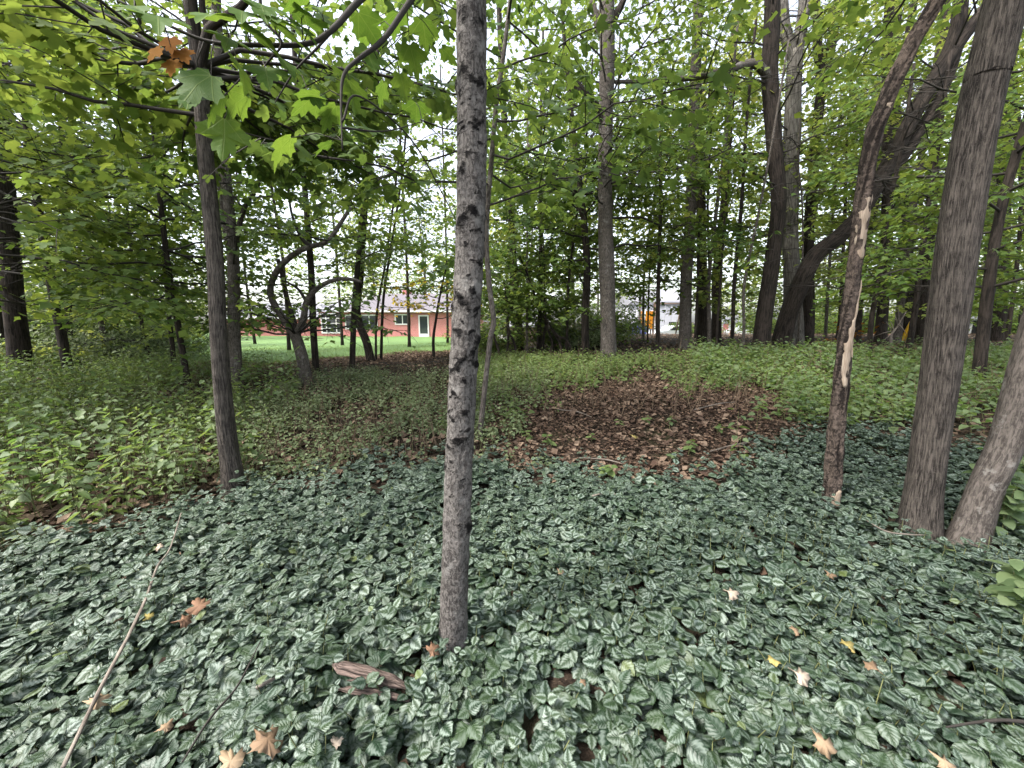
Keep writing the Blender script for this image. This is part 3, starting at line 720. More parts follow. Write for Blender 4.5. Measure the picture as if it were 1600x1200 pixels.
c = path((1217, 545), [(1238, 475), (1270, 405), (1312, 368), (1350, 325), (1385, 262), (1430, 175), (1485, 85), (1548, 2)])
bC = c[0]; q = lambda x, y, d=0: P(x, y, bC[1] + d)
tree('leaning_tree', 'thick black trunk leaning far to the right out of the big clump', c, .215, .13, 'barkC',
     S(4.5, 9, 16, 3.0, 2.4, lod='low', el=(0.2, 0.7), mat=M['leafB']), n=110, seg=22, top=9.5, noise=.07,
     limbs=[([q(1378, 278), q(1408, 248), q(1440, 200), q(1478, 130), q(1500, 60), q(1508, -20)], .13, .08, 'barkC'),
            ([q(1452, 135), q(1488, 60), q(1498, 0), q(1502, -80)], .12, .08, 'barkC')])
c = path((1262, 540), [(1262, 400), (1270, 280), (1282, 150), (1295, 90), (1312, 0)])
bD = c[0]; q = lambda x, y, d=0: P(x, y, bD[1] + d)
tree('dark_forked_tree', 'dark forked trunk behind the big clump', c, .15, .11, 'barkC',
     S(5.5, 11, 16, 3.0, 2.4, lod='low', el=(0.1, 0.7), mat=M['leafFar']), n=60, seg=14, top=14,
     limbs=[([q(1284, 140), q(1278, 80), q(1275, 0), q(1272, -80)], .12, .08, 'barkC'), ([q(1300, 70), q(1325, 40), q(1345, 0)], .07, .04, 'barkC')])

# dying, flaking snag
def snag_disp(A, L, rr):
    x = 0.10 * np.sin(A * 2 + L * 2.3) + 0.07 * np.sin(A * 5 + 2 * np.sin(L * 4)) + 0.06 * np.sin(L * 26 + 2 * np.sin(A * 3)) + 0.05 * np.sin(A * 9 + L * 14)
    return x * rr, np.clip(np.sin(L * 9 + 2 * np.sin(A * 2 + L)) * np.sin(A * 3 + L * 6), 0, 1) * 0.75
c = path((1299, 796), [(1303, 720), (1312, 620), (1322, 520), (1336, 410), (1349, 310), (1362, 225), (1382, 165), (1420, 80), (1466, 0)])
b14 = c[0]
t14 = tree('dying_tree', 'dying leaning trunk with peeling bark and bare pale wood patches', c, .052, .030, 'barkE', None, n=260, seg=36, flare=0.1, top=6.5, disp=snag_disp, knot=True)
sp14 = make_spine([np.asarray(x, float) - c[0] for x in c], .052, .030, 260, 0.1, 6.5 - c[0][2])
def bare_patch(y0, y1, a0, wid, raise_=0.006):
    z0 = P(1320, y0, b14[1])[2] - b14[2]; z1 = P(1320, y1, b14[1])[2] - b14[2]
    i0 = int(np.argmin(np.abs(sp14[:, 2] - z0))); i1 = int(np.argmin(np.abs(sp14[:, 2] - z1)))
    idx = np.arange(i0, i1 + 1); n = len(idx); m = 9
    pts = sp14[idx, :3]; T = np.gradient(pts, axis=0); T /= np.linalg.norm(T, axis=1)[:, None]
    U = np.cross(T, np.array((0.31, 0.95, 0.05))); U /= np.linalg.norm(U, axis=1)[:, None]; W = np.cross(U, T)
    t = np.linspace(0, 1, n); ww = wid * np.clip(np.sin(np.pi * np.clip(t, .03, .97)) ** 0.45 * (1 + 0.25 * np.sin(t * 31) + 0.15 * np.sin(t * 67)), 0.15, 2)
    ang = a0 + 0.25 * np.sin(t * 5) + np.linspace(-1, 1, m)[:, None] * ww[None, :]
    r = sp14[idx, 3] * (1.0 + .05 * np.sin(t * 23)) + raise_ * np.cos(np.linspace(-1, 1, m) * 1.5)[:, None]
    V = pts[None] + r[..., None] * (np.cos(ang)[..., None] * U[None] + np.sin(ang)[..., None] * W[None])
    vec = np.stack([0.1 * np.cos(ang), 0.1 * np.sin(ang), np.broadcast_to(pts[None, :, 2], ang.shape)], -1)
    i = np.arange(m - 1)[:, None] * n; j = np.arange(n - 1)[None, :]
    F = np.stack([i + j, i + j + 1, i + n + j + 1, i + n + j], -1).reshape(-1, 4)
    o = add_mesh('bare_wood', V.reshape(-1, 3), [F], M['barewood'], t14, True, vec=vec.reshape(-1, 3))
    md = o.modifiers.new('thick', 'SOLIDIFY'); md.thickness = 0.012; md.offset = -1
bare_patch(790, 762, CAM_ANG - .1, 0.75)
bare_patch(604, 500, CAM_ANG + 0.15, 0.62)
bare_patch(556, 440, CAM_ANG - 0.45, 0.24)
bare_patch(408, 300, CAM_ANG - 0.05, 0.95)
bare_patch(172, 160, CAM_ANG - 0.2, 0.4)

c = path((1436, 832), [(1450, 720), (1468, 600), (1484, 470), (1500, 350), (1524, 210), (1545, 110), (1572, 0)])
tree('large_maple', 'large brown furrowed trunk rising past the right edge of the ground cover', c, .094, .086, 'barkB',
     S(3.8, 8, 14, 2.6, 2.0, lod='low', el=(0.1, 0.6), mat=M['leafA'], clear=2.6), n=220, seg=44, flare=0.75, top=11, noise=0.06)
c = path((1508, 848), [(1540, 765), (1574, 690), (1604, 585), (1650, 430), (1700, 280)])
tree('leaning_maple', 'smooth grey trunk leaning right beside the large furrowed trunk', c, .084, .07, 'barkD',
     S(3.6, 7, 10, 2.4, 1.8, lod='low', el=(0.1, 0.6), mat=M['leafA'], clear=2.6), n=160, seg=36, flare=0.75, top=8.5, noise=0.06)

# left edge
c = path((34, 584), [(24, 500), (14, 400), (6, 300), (-2, 180), (-10, 60)])
bL = c[0]; q = lambda x, y, d=0: P(x, y, bL[1] + d)
tree('old_tree', 'thick dark trunk at the left edge behind low foliage', c, .17, .14, 'barkC',
     S(3.0, 9, 28, 3.2, 2.4, lod='low', el=(0.0, 0.7), mat=M['leafA']), n=60, seg=18, top=13,
     limbs=[([q(2, 150), q(30, 110), q(65, 85), q(110, 70)], .10, .03, 'barkD')])
c = path((4, 566), [(-4, 500), (-16, 400), (-30, 250)])
tree('old_tree', 'dark leaning trunk cut by the left edge of the photo', c, .14, .11, 'barkC', S(3.5, 9, 16, 3.0, 2.4, lod='low', el=(0.0, 0.6), mat=M['leafC']), n=40, seg=14, top=12)
for base, pts, r, lab, sp_ in [
    ((108, 566), [(107, 500), (106, 440), (104, 350)], .09, 'thin dark trunk near the left edge before the shrubs', S(1.9, 6.5, 26, 2.4, 1.6, lod='low', el=(0.0, 0.5), mat=M['leafB'])),
    ((273, 588), [(268, 530), (262, 470), (256, 380)], .045, 'thin black sapling between the left edge and the forked maple', S(1.55, 5.0, 28, 2.0, 1.3, lod='low', el=(0.0, 0.4), mat=M['leafA'])),
    ((1029, 550), [(1028, 500), (1029, 430), (1032, 330)], .055, 'thin straight black sapling in front of the swing set', S(2.2, 6, 16, 1.8, 1.4, lod='low', el=(0.0, 0.5), mat=M['leafB'], keep=.8)),
    ((1358, 556), [(1362, 500), (1376, 420), (1388, 330)], .055, 'thin slanting sapling just right of the dying tree', S(1.9, 6, 22, 2.2, 1.6, lod='low', el=(0.0, 0.5), mat=M['leafB'])),
    ((1417, 560), [(1424, 520), (1432, 470), (1440, 400)], .06, 'dark slanting sapling beside the yellow guy wire guards', S(2.0, 6, 22, 2.2, 1.6, lod='low', el=(0.0, 0.5), mat=M['leafA'])),
    ((1572, 546), [(1578, 500), (1586, 440), (1594, 360)], .05, 'thin sapling at the right edge between the leaning trunk and the shed', S(1.9, 6, 22, 2.2, 1.6, lod='low', el=(0.0, 0.5), mat=M['leafB']))]:
    tree('sapling', lab, path(base, pts), r, r * .5, 'barkC', sp_, n=30, seg=8, top=sp_['h'][1] + .6, flare=0.3, group='saplings in the wood')
# understorey maples outside or behind, whose foliage closes the view
def at_xy(x, y): return np.array((x, y, float(height(x, y))))
def free_tree(lab, x, y, r, sp_, lean=(0, 0), name='understorey_maple', bark='barkC', grp='understorey maples', top=None):
    b = at_xy(x, y); tp = top or sp_['h'][1] + .5
    c = [b] + [b + np.array((lean[0] * f + rng.normal(0, .05), lean[1] * f + rng.normal(0, .05), tp * f)) for f in (.33, .66, 1.0)]
    return tree(name, lab, c, r, r * .4, bark, sp_, n=30, seg=9, flare=.3, group=grp)
free_tree('bright leafy maple reaching in from the left edge', -6.9, 4.6, .08, S(1.9, 6.0, 34, 2.6, 1.8, lod='mid', el=(-0.05, .5), mat=M['leafB'], leaf=.115))
free_tree('leafy maple behind the left edge trunk', -8.8, 7.6, .08, S(2.0, 7.5, 34, 3.0, 2.0, lod='low', el=(0, .5), mat=M['leafA']))
free_tree('maple with low layered branches left of the forked maple', -5.6, 6.6, .05, S(1.9, 6.5, 30, 2.4, 1.7, lod='low', el=(-.05, .5), mat=M['leafB']))
free_tree('bright low-branched maple between the thin dark trunk and the black sapling', -9.6, 10.2, .05, S(1.0, 5.0, 26, 2.2, 1.6, lod='low', el=(-.05, .5), mat=M['leafFar'], leaf=.12))
free_tree('maple with layered branches beyond the right edge', 7.6, 6.2, .08, S(1.9, 7.5, 34, 3.0, 2.0, lod='low', el=(0, .5), mat=M['leafA']))
free_tree('maple with layered branches behind the large furrowed trunk', 14.5, 13.5, .07, S(2.0, 8.0, 34, 3.0, 2.0, lod='low', el=(0, .5), mat=M['leafB']))
free_tree('maple with layered branches behind the dying tree', 13.0, 15.5, .08, S(2.1, 9.0, 30, 3.2, 2.2, lod='low', el=(0, .5), mat=M['leafB'], leaf=.13))
free_tree('leafy maple between the slim tree and the straight grey trunk', 0.8, 11.5, .07, S(2.2, 8.0, 34, 2.8, 2.0, lod='low', el=(0, .5), mat=M['leafB'], leaf=.13))
free_tree('leafy maple behind the straight grey trunk', 3.3, 13.5, .07, S(2.3, 9.0, 34, 3.0, 2.2, lod='low', el=(0, .5), mat=M['leafA'], leaf=.13))
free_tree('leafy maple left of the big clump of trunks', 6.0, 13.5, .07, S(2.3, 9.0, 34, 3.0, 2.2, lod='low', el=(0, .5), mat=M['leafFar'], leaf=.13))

# thin poles of the thicket in the middle distance
far_trees = []
thick = [(1071, 546, .15, 0), (1086, 548, .035, 4), (1103, 545, .04, 4), (1108, 548, .05, 1), (1120, 552, .03, 2), (1143, 549, .05, 6), (1160, 553, .035, 8), (1098, 538, .17, 2), (1118, 534, .17, 6),
         (1248, 541, .03, 2), (1336, 534, .16, 10), (1376, 540, .15, 5), (1402, 536, .12, 10), (1418, 532, .25, 0), (1440, 536, .16, 6), (1548, 532, .20, 2), (1560, 533, .22, 3), (1600, 533, .15, 4),
         (1005, 534, .05, 1), (1012, 536, .03, 2), (885, 552, .04, 4), (824, 556, .03, -2), (812, 548, .13, -4), (1270, 536, .05, 2), (1290, 535, .05, 4), (1312, 536, .06, 3)]
for k, (x, y, r, lean) in enumerate(thick):
    b = G(x, y); hgt = 5 + 8 * min(1, r / .15)
    c = [b, P(x + lean * .3, y - 40, b[1]), P(x + lean * 1.0 + rng.normal(0, 3), y - 110, b[1]), P(x + lean * 2.4 + rng.normal(0, 5), y - 220, b[1])]
    big = r > .1
    far_trees.append(tree('bare_stemmed_tree' if big else 'pole_sapling',
         'dark trunk among the far trees between the big clump and the right edge' if (big and x > 1300) else 'dark trunk among the thin poles left of the big clump' if big else 'thin dark sapling pole in the thicket on the far litter',
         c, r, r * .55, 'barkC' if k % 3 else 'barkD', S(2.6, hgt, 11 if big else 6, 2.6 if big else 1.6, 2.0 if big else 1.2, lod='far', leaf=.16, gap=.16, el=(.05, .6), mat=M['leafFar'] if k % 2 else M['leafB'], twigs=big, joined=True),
         n=24, seg=9, flare=.35, top=hgt + .5, group='trunks in the far wood' if big else 'thin poles in the far wood'))
number_labels([o for o in far_trees if o.name.startswith('pole')], '%s thin dark pole from the left in the thicket on the far litter')
number_labels([o for o in far_trees if o.name.startswith('bare') and thick[far_trees.index(o)][0] > 1300], '%s dark far trunk counted from the dying tree towards the right edge')
number_labels([o for o in far_trees if o.name.startswith('bare') and thick[far_trees.index(o)][0] < 1300], '%s far trunk from the left among thin poles left of the big clump')
bent = []
# dark bent shrub stems right of the knotted tree
for k, (base, pts) in enumerate([((811, 560), [(803, 535), (795, 515), (792, 480), (788, 440)]), ((784, 562), [(777, 540), (772, 525), (770, 490)]), ((846, 545), [(835, 525), (822, 505), (812, 495), (800, 480)]),
                  ((848, 552), [(849, 530), (853, 505), (851, 470), (850, 400), (846, 340)]), ((882, 552), [(873, 532), (862, 515), (851, 497), (840, 475), (828, 440), (812, 400)]),
                  ((897, 552), [(886, 532), (872, 525), (860, 510), (852, 495), (843, 470)]), ((862, 552), [(863, 535), (858, 520), (852, 500), (850, 480)]), ((914, 558), [(913, 530), (916, 500), (920, 470), (914, 450), (905, 430)]), ((793, 558), [(794, 530), (793, 500), (796, 450), (806, 380)])]):
    bent.append(tree('bent_shrub', 'thin black bent stem in the thicket right of the knotted tree', path(base, pts), .045, .015, 'barkC', S(1.3, 3.6, 10, 1.3, .9, lod='low', leaf=.12, el=(0, .5), mat=M['leafB'] if k % 2 else M['leafA']), n=24, seg=7, flare=.1, group='bent stems of the thicket'))
number_labels(bent, '%s thin black bent stem counted from the knotted tree to the straight trunk')

# far forest: three full trees, copied
for k, (u_, y_, h0, h1, L_, kp, lab) in enumerate([(452, 15, 3.0, 9.5, 2.6, .55, 'loose thin-crowned tree on the lawn left of the bent dark trunk'), (536, 19, 3.2, 12, 2.8, .5, 'loose thin-crowned tree on the lawn behind the bent dark trunk'), (640, 17, 3.2, 11, 2.8, .4, 'loose thin-crowned tree on the lawn before the white door'), (700, 21, 3.0, 13, 3.0, .6, 'loose thin-crowned tree on the lawn close to the knotted trunk'), (400, 21, 2.4, 11, 3.0, .7, 'loose thin-crowned tree on the lawn right of the forked maple')]):
    free_tree(lab, (u_ - 800) / FPX * y_, y_, .07, S(h0, h1, 26, L_, 1.8, lod='far', leaf=.16, gap=.12, sub=.22, el=(.2, .9), mat=M['leafFar'] if k % 2 else M['leafA'], keep=kp), name='lawn_tree', grp='thin trees on the lawn')
def full_tree(k):
    lab = 'tall leafy tree deep in the wood behind the trunks'
    b = np.zeros(3); c = [b, (rng.normal(0, .2), rng.normal(0, .2), 5), (rng.normal(0, .5), rng.normal(0, .5), 11), (rng.normal(0, .8), rng.normal(0, .8), 18)]
    return tree('wood_tree', lab, c, .15, .05, 'barkD', S(3.0, 19, 50, 4.6, 2.0, lod='far', leaf=.22, gap=.20, sub=.34, keep=.72, el=(.0, .8), mat=[M['leafFar'], M['leafB'], M['leafA']][k], twigs=False, clear=0, joined=True), n=24, seg=9, flare=.5, group='tall trees deep in the wood', sink=.3)
protos = [full_tree(k) for k in range(3)]
spots = [(hx_, y_) for hx_, y_ in ((-18.0, 52.), (-22., 58.), (-12.0, 54.), (-7.0, 51.), (-26.0, 66.), (-15.0, 68.))]
def shrub_tree(k):
    c = [np.zeros(3), (rng.normal(0, .1), rng.normal(0, .1), 2.5), (rng.normal(0, .3), rng.normal(0, .3), 6.5)]
    return tree('wood_maple', 'layered', c, .055, .02, 'barkD', S(1.3, 7.2, 34, 2.5, 1.4, lod='far' if k else 'low', leaf=.135, gap=.11, sub=.2, keep=.85, el=(-.1, .6), mat=[M['leafFar'], M['leafB'], M['leafA']][k], twigs=False, clear=0, joined=True), n=16, seg=7, flare=.4, group='layered maples closing the wood', sink=.2)
uprotos = [shrub_tree(k) for k in range(3)]
def bush(k):
    o = empty('bush'); lp, ld = [], []; w = MB()
    for q in range(26):
        a = rng.uniform(0, 6.28); grow_branch(np.array((rng.normal(0, .12), rng.normal(0, .12), .02)), a, rng.uniform(.9, 1.7), rng.uniform(.5, 1.35), w, lp, ld, .012, .12, .09, True, .5)
    lp = np.concatenate(lp); ld = np.concatenate(ld); ok = lp[:, 2] > .06; lp, ld = lp[ok], ld[ok]
    v, f, u, rr = scatter(MAPLE_LOW if k else BROAD, lp, leaf_dirs(len(lp), ld), .085 * rng.uniform(.6, 1.3, len(lp)), rng.random(len(lp)))
    w.build('stems', M['twig'], o); add_mesh('foliage', v, [f], [M['weedG'], M['leafB']][k], o, True, rnd=rr); tag(o, 'bush', 'bush'); return o
bprotos = [bush(0), bush(1)]; bc = [0, 0]
def put_bush(x, y, s_, k, lab, grp):
    p = bprotos[k]
    if bc[k] == 0: r = p
    else:
        r = p.copy(); C.objects.link(r)
        for ch in p.children: cc = ch.copy(); C.objects.link(cc); cc.parent = r
    bc[k] += 1
    r.location = (x, y, float(height(x, y))); r.rotation_euler = (0, 0, rng.uniform(0, 6.28)); r.scale = (s_, s_, s_ * rng.uniform(.8, 1.2)); tag(r, lab, 'bush', grp); return r
lb = []
for u_, y_, s_, k in [(20, 9.6, 1.0, 1), (70, 10.6, .9, 0), (128, 9.8, .8, 0), (165, 10.8, 1.0, 0), (205, 10.2, .7, 0), (240, 11.4, .8, 0), (110, 12.5, 1.7, 1), (190, 13.0, 1.6, 1), (60, 13.5, 1.8, 1), (-30, 11.5, 1.3, 1), (290, 12.0, .5, 0), (150, 15.5, 1.5, 1), (235, 16, 1.4, 1), (20, 16, 1.6, 1), (90, 18, 1.7, 1), (260, 21, 1.3, 0)]:
    lb.append(put_bush((u_ - 800) / FPX * y_, y_, s_, k, 'grey-green bush beyond the weeds on the left' if k == 0 else 'bright leafy bush beyond the weeds on the left', 'bushes beyond the weeds'))
number_labels(lb, '%s bush from the left edge beyond the weeds')
mb = []
for u_, y_, s_, k in [(770, 12.5, .9, 1), (868, 12.4, 1.0, 1), (905, 12.0, .9, 0), (930, 13.6, 1.1, 1), (950, 16.5, 1.3, 0), (748, 15, .8, 1)]:
    mb.append(put_bush((u_ - 800) / FPX * y_, y_, s_, k, 'bright leafy bush behind the bent stems' if k else 'grey-green bush behind the bent stems', 'bushes behind the bent stems'))
number_labels(mb, '%s bush from the left behind the bent stems')
rb = []
for u_, y_, s_ in [(1190, 26, 1.6), (1260, 30, 2.0), (1320, 25, 1.7), (1350, 33, 2.2), (1385, 28, 1.8), (1450, 24, 1.6), (1480, 31, 2.0), (1575, 27, 1.8), (1610, 22, 1.6), (1290, 38, 2.4), (1420, 38, 2.4), (1215, 36, 2.0), (1090, 33, 1.5)]:
    rb.append(put_bush((u_ - 800) / FPX * y_, y_, s_, 1, 'bright leafy bush at the far side of the wood on the right', 'far bushes behind the wood'))
number_labels(rb, '%s bright bush from the left on the far side of the right wood')
ur = np.random.default_rng(11); ucount = 0
for Y0, step in ((12.5, 4.6), (17, 6.2), (25, 8.5), (36, 10)):
    for X0 in np.arange(-1.4 * Y0, 1.42 * Y0, step):
        x = X0 + ur.uniform(-1.2, 1.2); y = Y0 + ur.uniform(-1.4, 1.4); u = x / y * FPX + 800
        if 250 < u < 790 and y < 44: continue
        if 955 < u < 1180 and y < 44: continue
        if 1270 < u < 1570 and y < 14.8: continue
        if 1490 < u < 1570 and y < 24: continue
        p = uprotos[ucount % 3]
        if ucount < 3: r = p
        else:
            r = p.copy(); C.objects.link(r)
            for ch in p.children: cc = ch.copy(); C.objects.link(cc); cc.parent = r
        ucount += 1
        r.location = (x, y, float(height(x, y))); r.rotation_euler = (0, 0, ur.uniform(0, 6.28)); s_ = ur.uniform(.8, 1.3); r.scale = (s_, s_, s_ * ur.uniform(.85, 1.15))
        r['label'] = 'low-branched leafy maple on the left beyond the weeds' if x < 0 else 'low-branched leafy maple on the right behind the trunks' if u > 1180 else 'low-branched leafy maple behind the straight grey trunk'
fr = np.random.default_rng(5)
for Y0, step in ((24, 7.5), (34, 10), (46, 13), (62, 14)):
    for X0 in np.arange(-1.45 * Y0, 1.45 * Y0 + .1, step):
        x = X0 + fr.uniform(-1.6, 1.6); y = Y0 + fr.uniform(-3, 3); u = x / y * FPX + 800
        if 330 < u < 775 and y < 48: continue           # the lawn and the brick house stand open
        if 430 < u < 720 and y > 48 and fr.random() < .2: continue
        if 20 <= y < 46 and (960 < u < 1180) and fr.random() < .7: continue
        if y < 30 and u < 330 and fr.random() < .4: continue
        spots.append((x, y))
for k, (x, y) in enumerate(spots):
    p = protos[k % 3]
    if k < 3: r = p
    else:
        r = p.copy(); C.objects.link(r)
        for ch in p.children: cc = ch.copy(); C.objects.link(cc); cc.parent = r
    r.location = (x, y, float(height(x, y))); r.rotation_euler = (0, 0, fr.uniform(0, 6.28)); s_ = fr.uniform(.8, 1.25); r.scale = (s_, s_, s_)
    r['label'] = ('tall leafy tree far behind the brick house' if 330 < x / y * FPX + 800 < 775 else 'tall leafy tree on the left behind the lawn' if x < 0 else 'tall leafy tree deep in the wood behind the trunks')
print('leaves', NLEAF, 'far', len(spots))
# ------------------------------------------------------------------ brick house beyond the lawn
HY = 38.0
def hx(px, Y=HY): return float(P(px, 500, Y)[0])
hz = float(height(hx(600), HY)) - 0.05
house = empty('brick_house', (hx(530), HY, hz)); HX = hx(530)
def hp(name, lo, hi, mat, parent=house, off=None):
    m = MB(); m.box((lo[0] - HX, lo[1] - HY, lo[2]), (hi[0] - HX, hi[1] - HY, hi[2])); return m.build(name, mat, parent, False)
x0, x1, xl = hx(531), hx(745), hx(330)
EH = 2.55
hp('wall', (x0, HY, -.3), (x1, HY + 9, EH), M['brick'])
hp('wall', (xl, HY + 1.5, -.6), (hx(493), HY + 9, 1.9), M['brick'])
hp('wall', (hx(493) + .003, HY + .8, -.3), (x0 - .003, HY + 8.9, EH - .1), M['brick'])
def hip(name, xa, xb, ya, yb, ez, rz_, over, inset, mat):
    m = MB(); a, b, cc, d = xa - over, xb + over, ya - over, yb + over; ym = (ya + yb) / 2
    V = [(a, cc, ez), (b, cc, ez), (b, d, ez), (a, d, ez), (a + inset, ym, rz_), (b - inset, ym, rz_)]
    V = [(x - HX, y - HY, z) for x, y, z in V]
    m.add(V, [(0, 1, 5, 4), (2, 3, 4, 5), (3, 2, 1, 0)], [(1, 2, 5), (3, 0, 4)]); return m.build(name, mat, house, False)
rf = hip('roof', x0, x1, HY, HY + 9, EH + .02, EH + 1.9, .5, 3.5, M['roof'])
hip('roof', xl, hx(493), HY + 1.5, HY + 9, 1.92, 3.5, .5, 2.5, M['roofP'])
hip('roof', hx(493), x0, HY + 1.0, HY + 8, EH - .08, EH + 1.2, .35, 1.0, M['roofP'])
hp('fascia', (x0 - .5, HY - .53, EH - .14), (x1 + .5, HY - .505, EH + .03), M['white'])
hp('fascia', (xl - .5, HY + .965, 1.76), (hx(493), HY + .985, 1.93), M['white'])
cm = hp('chimney', (hx(612), HY + 4.2, EH + .8), (hx(624), HY + 5.2, EH + 2.3), M['brick'], rf)
def window(pxa, pxb, z0, z1, y, mull=(), rows=()):
    a, b = hx(pxa), hx(pxb); w = empty_part('window', house)
    f = MB()
    for lo, hi in [((a, z0), (b, z0 + .12)), ((a, z1 - .12), (b, z1)), ((a, z0 + .12), (a + .12, z1 - .12)), ((b - .12, z0 + .12), (b, z1 - .12))]:
        f.box((lo[0] - HX, y - .07 - HY, lo[1]), (hi[0] - HX, y + .03 - HY, hi[1]))
    for t in mull: xm = a + (b - a) * t; f.box((xm - .04 - HX, y - .06 - HY, z0 + .12), (xm + .04 - HX, y + .02 - HY, z1 - .12))
    for t in rows: zm = z0 + (z1 - z0) * t; f.box((a + .12 - HX, y - .055 - HY, zm - .03), (b - .12 - HX, y + .015 - HY, zm + .03))
    f.build('frame', M['white'], w, False)
    g = MB(); g.box((a + .1 - HX, y - .02 - HY, z0 + .1), (b - .1 - HX, y - .004 - HY, z1 - .1)); g.build('pane', M['glass'], w, False)
def empty_part(name, parent):
    o = empty(name); o.parent = parent; return o
window(495, 529, .35, 2.35, HY + .8, (.25, .72), (.25, .5, .75))
window(539, 562, .75, 2.2, HY, (.5,))
window(564, 590, .75, 2.2, HY, (.5,))
window(617, 641, 1.2, 2.25, HY, (.5,))
d = empty_part('door', house); a, b = hx(654), hx(670)
m = MB()
for lo, hi in [((a, .05), (a + .12, 2.15)), ((b - .12, .05), (b, 2.15)), ((a + .12, 2.03), (b - .12, 2.15)), ((a + .12, .05), (b - .12, .35))]: m.box((lo[0] - HX, -.08, lo[1]), (hi[0] - HX, .02, hi[1]))
m.build('frame', M['white'], d, False)
m = MB(); m.box((a + .1 - HX, -.03, .33), (b - .1 - HX, -.006, 2.05)); m.build('pane', M['glass'], d, False)
m = MB(); m.box((a - .3 - HX, -1.1, -.3), (b + .3 - HX, -.01, .03)); m.build('step', M['concrete'], house, False)
tag(house, 'low red brick house with grey roof and white windows beyond the lawn', 'house')

# small brown shed with a pale roof
def shed(name, label, px0, px1, py_top, py_bot, Y, wallm, roofm, depth=3.0, door=None, gable=False, cat='shed'):
    a, b = P(px0, 500, Y)[0], P(px1, 500, Y)[0]; z0 = float(height((a + b) / 2, Y)) - .1; z1 = float(P(600, py_top, Y)[2]); w = (b - a)
    o = empty(name, ((a + b) / 2, Y, z0)); H = z1 - z0; hw = w / 2
    m = MB(); m.box((-hw, 0, 0), (hw, depth, H * .78)); m.build('wall', wallm, o, False)
    m = MB(); e = .18
    m.add([(-hw - e, -e, H * .76), (hw + e, -e, H * .76), (hw + e, depth / 2, H * 1.05), (-hw - e, depth / 2, H * 1.05), (-hw - e, depth + e, H * .76), (hw + e, depth + e, H * .76),
           (-hw - e, -e, H * .70), (hw + e, -e, H * .70), (hw + e, depth + e, H * .70), (-hw - e, depth + e, H * .70)],
          [(0, 1, 2, 3), (3, 2, 5, 4), (6, 7, 1, 0), (8, 9, 4, 5), (9, 8, 7, 6)], [(1, 5, 2), (0, 3, 4), (7, 8, 5), (7, 5, 1), (9, 6, 0), (9, 0, 4)])
    m.build('roof', roofm, o, False)
    if door:
        m = MB(); m.box((-hw * door[0], -.03, .05), (hw * door[1], -.004, H * .68)); m.build('door', door[2], o, False)
        m = MB(); m.box((-hw * door[0] - .1, -.05, 0), (-hw * door[0] - .003, .0 - .006, H * .69)); m.box((hw * door[1] + .003, -.05, 0), (hw * door[1] + .1, -.006, H * .69)); m.build('door_frame', M['white'], o, False)
    tag(o, label, cat); return o, H, hw
shed('garden_shed', 'small brown shed with a pale blue-grey roof behind the bent stems', 797, 853, 502, 545, 30, M['brownwood'], M['roofP'], 3)
shed('dark_shed', 'small shed with a black doorway and pale frame near the right edge', 1516, 1546, 490, 531, 24, M['siding'], M['roofP'], 2.5, (.75, .7, M['black']))  # black panel paints the shade of the open doorway, no real door leaf
o, H, hw = shed('pale_house', 'pale lavender clapboard house behind the swing set', 985, 1068, 452, 527, 42, M['siding'], M['roofP'], 7, None, cat='house')
for k in range(22):       # clapboards
    m = MB(); z = .15 + k * .165
    if z > H * .76 - .1: break
    m.add([(-hw, -.035, z), (hw, -.035, z), (hw, -.004, z + .165), (-hw, -.004, z + .165), (-hw, -.004, z), (hw, -.004, z)], [(0, 1, 2, 3), (4, 5, 1, 0)])
    m.build('clapboard', M['siding'], o, False)
m = MB(); m.box((hw * .45, -.06, 1.0), (hw * .95, -.037, 2.0)); w_ = m.build('window', M['glass'], o, False)
o, H, hw = shed('white_garage', 'white gabled garage with a pink door far behind the clump', 1122, 1160, 496, 527, 50, M['white'], M['roofP'], 6, (.55, -.1, M['redpaint']), cat='garage')
# parked silver car behind the swing set
def car(label, px, Y, py, rz):
    b = np.array((P(px, 500, Y)[0], Y, float(height(P(px, 500, Y)[0], Y)))); o = empty('parked_car', b, rz)
    prof = [(-2.2, .35), (-2.25, .75), (-2.0, .92), (-1.2, 1.0), (-.6, 1.42), (.7, 1.45), (1.35, 1.0), (2.1, .9), (2.25, .6), (2.2, .35)]
    m = MB(); n = len(prof); V = [(x, -.85, z) for x, z in prof] + [(x, .85, z) for x, z in prof]
    F4 = [(i, (i + 1) % n, n + (i + 1) % n, n + i) for i in range(n)]
    F3 = [(0, i + 1, i) for i in range(1, n - 1)] + [(n, n + i, n + i + 1) for i in range(1, n - 1)]
    m.add(V, F4, F3); m.build('body', M['carpaint'], o, False)
    for s in (-1, 1):
        m = MB(); yy = s * .856
        V = [(-1.0, yy, 1.02), (1.15, yy, 1.02), (.62, yy, 1.38), (-.55, yy, 1.36)]; m.add(V, [(0, 1, 2, 3)] if s < 0 else [(3, 2, 1, 0)]); m.build('side_window', M['glass'], o, False)
        for xw in (-1.4, 1.4):
            m = MB(); m.bar((xw, s * .68, .32), (xw, s * .9, .32), .32, 16); m.build('wheel', M['rubber'], o)
    tag(o, label, 'car')
car('silver parked car beside the pale clapboard house', 1056, 36, 525, .15)
car('silver parked car by the white garage', 1166, 45, 524, -.2)

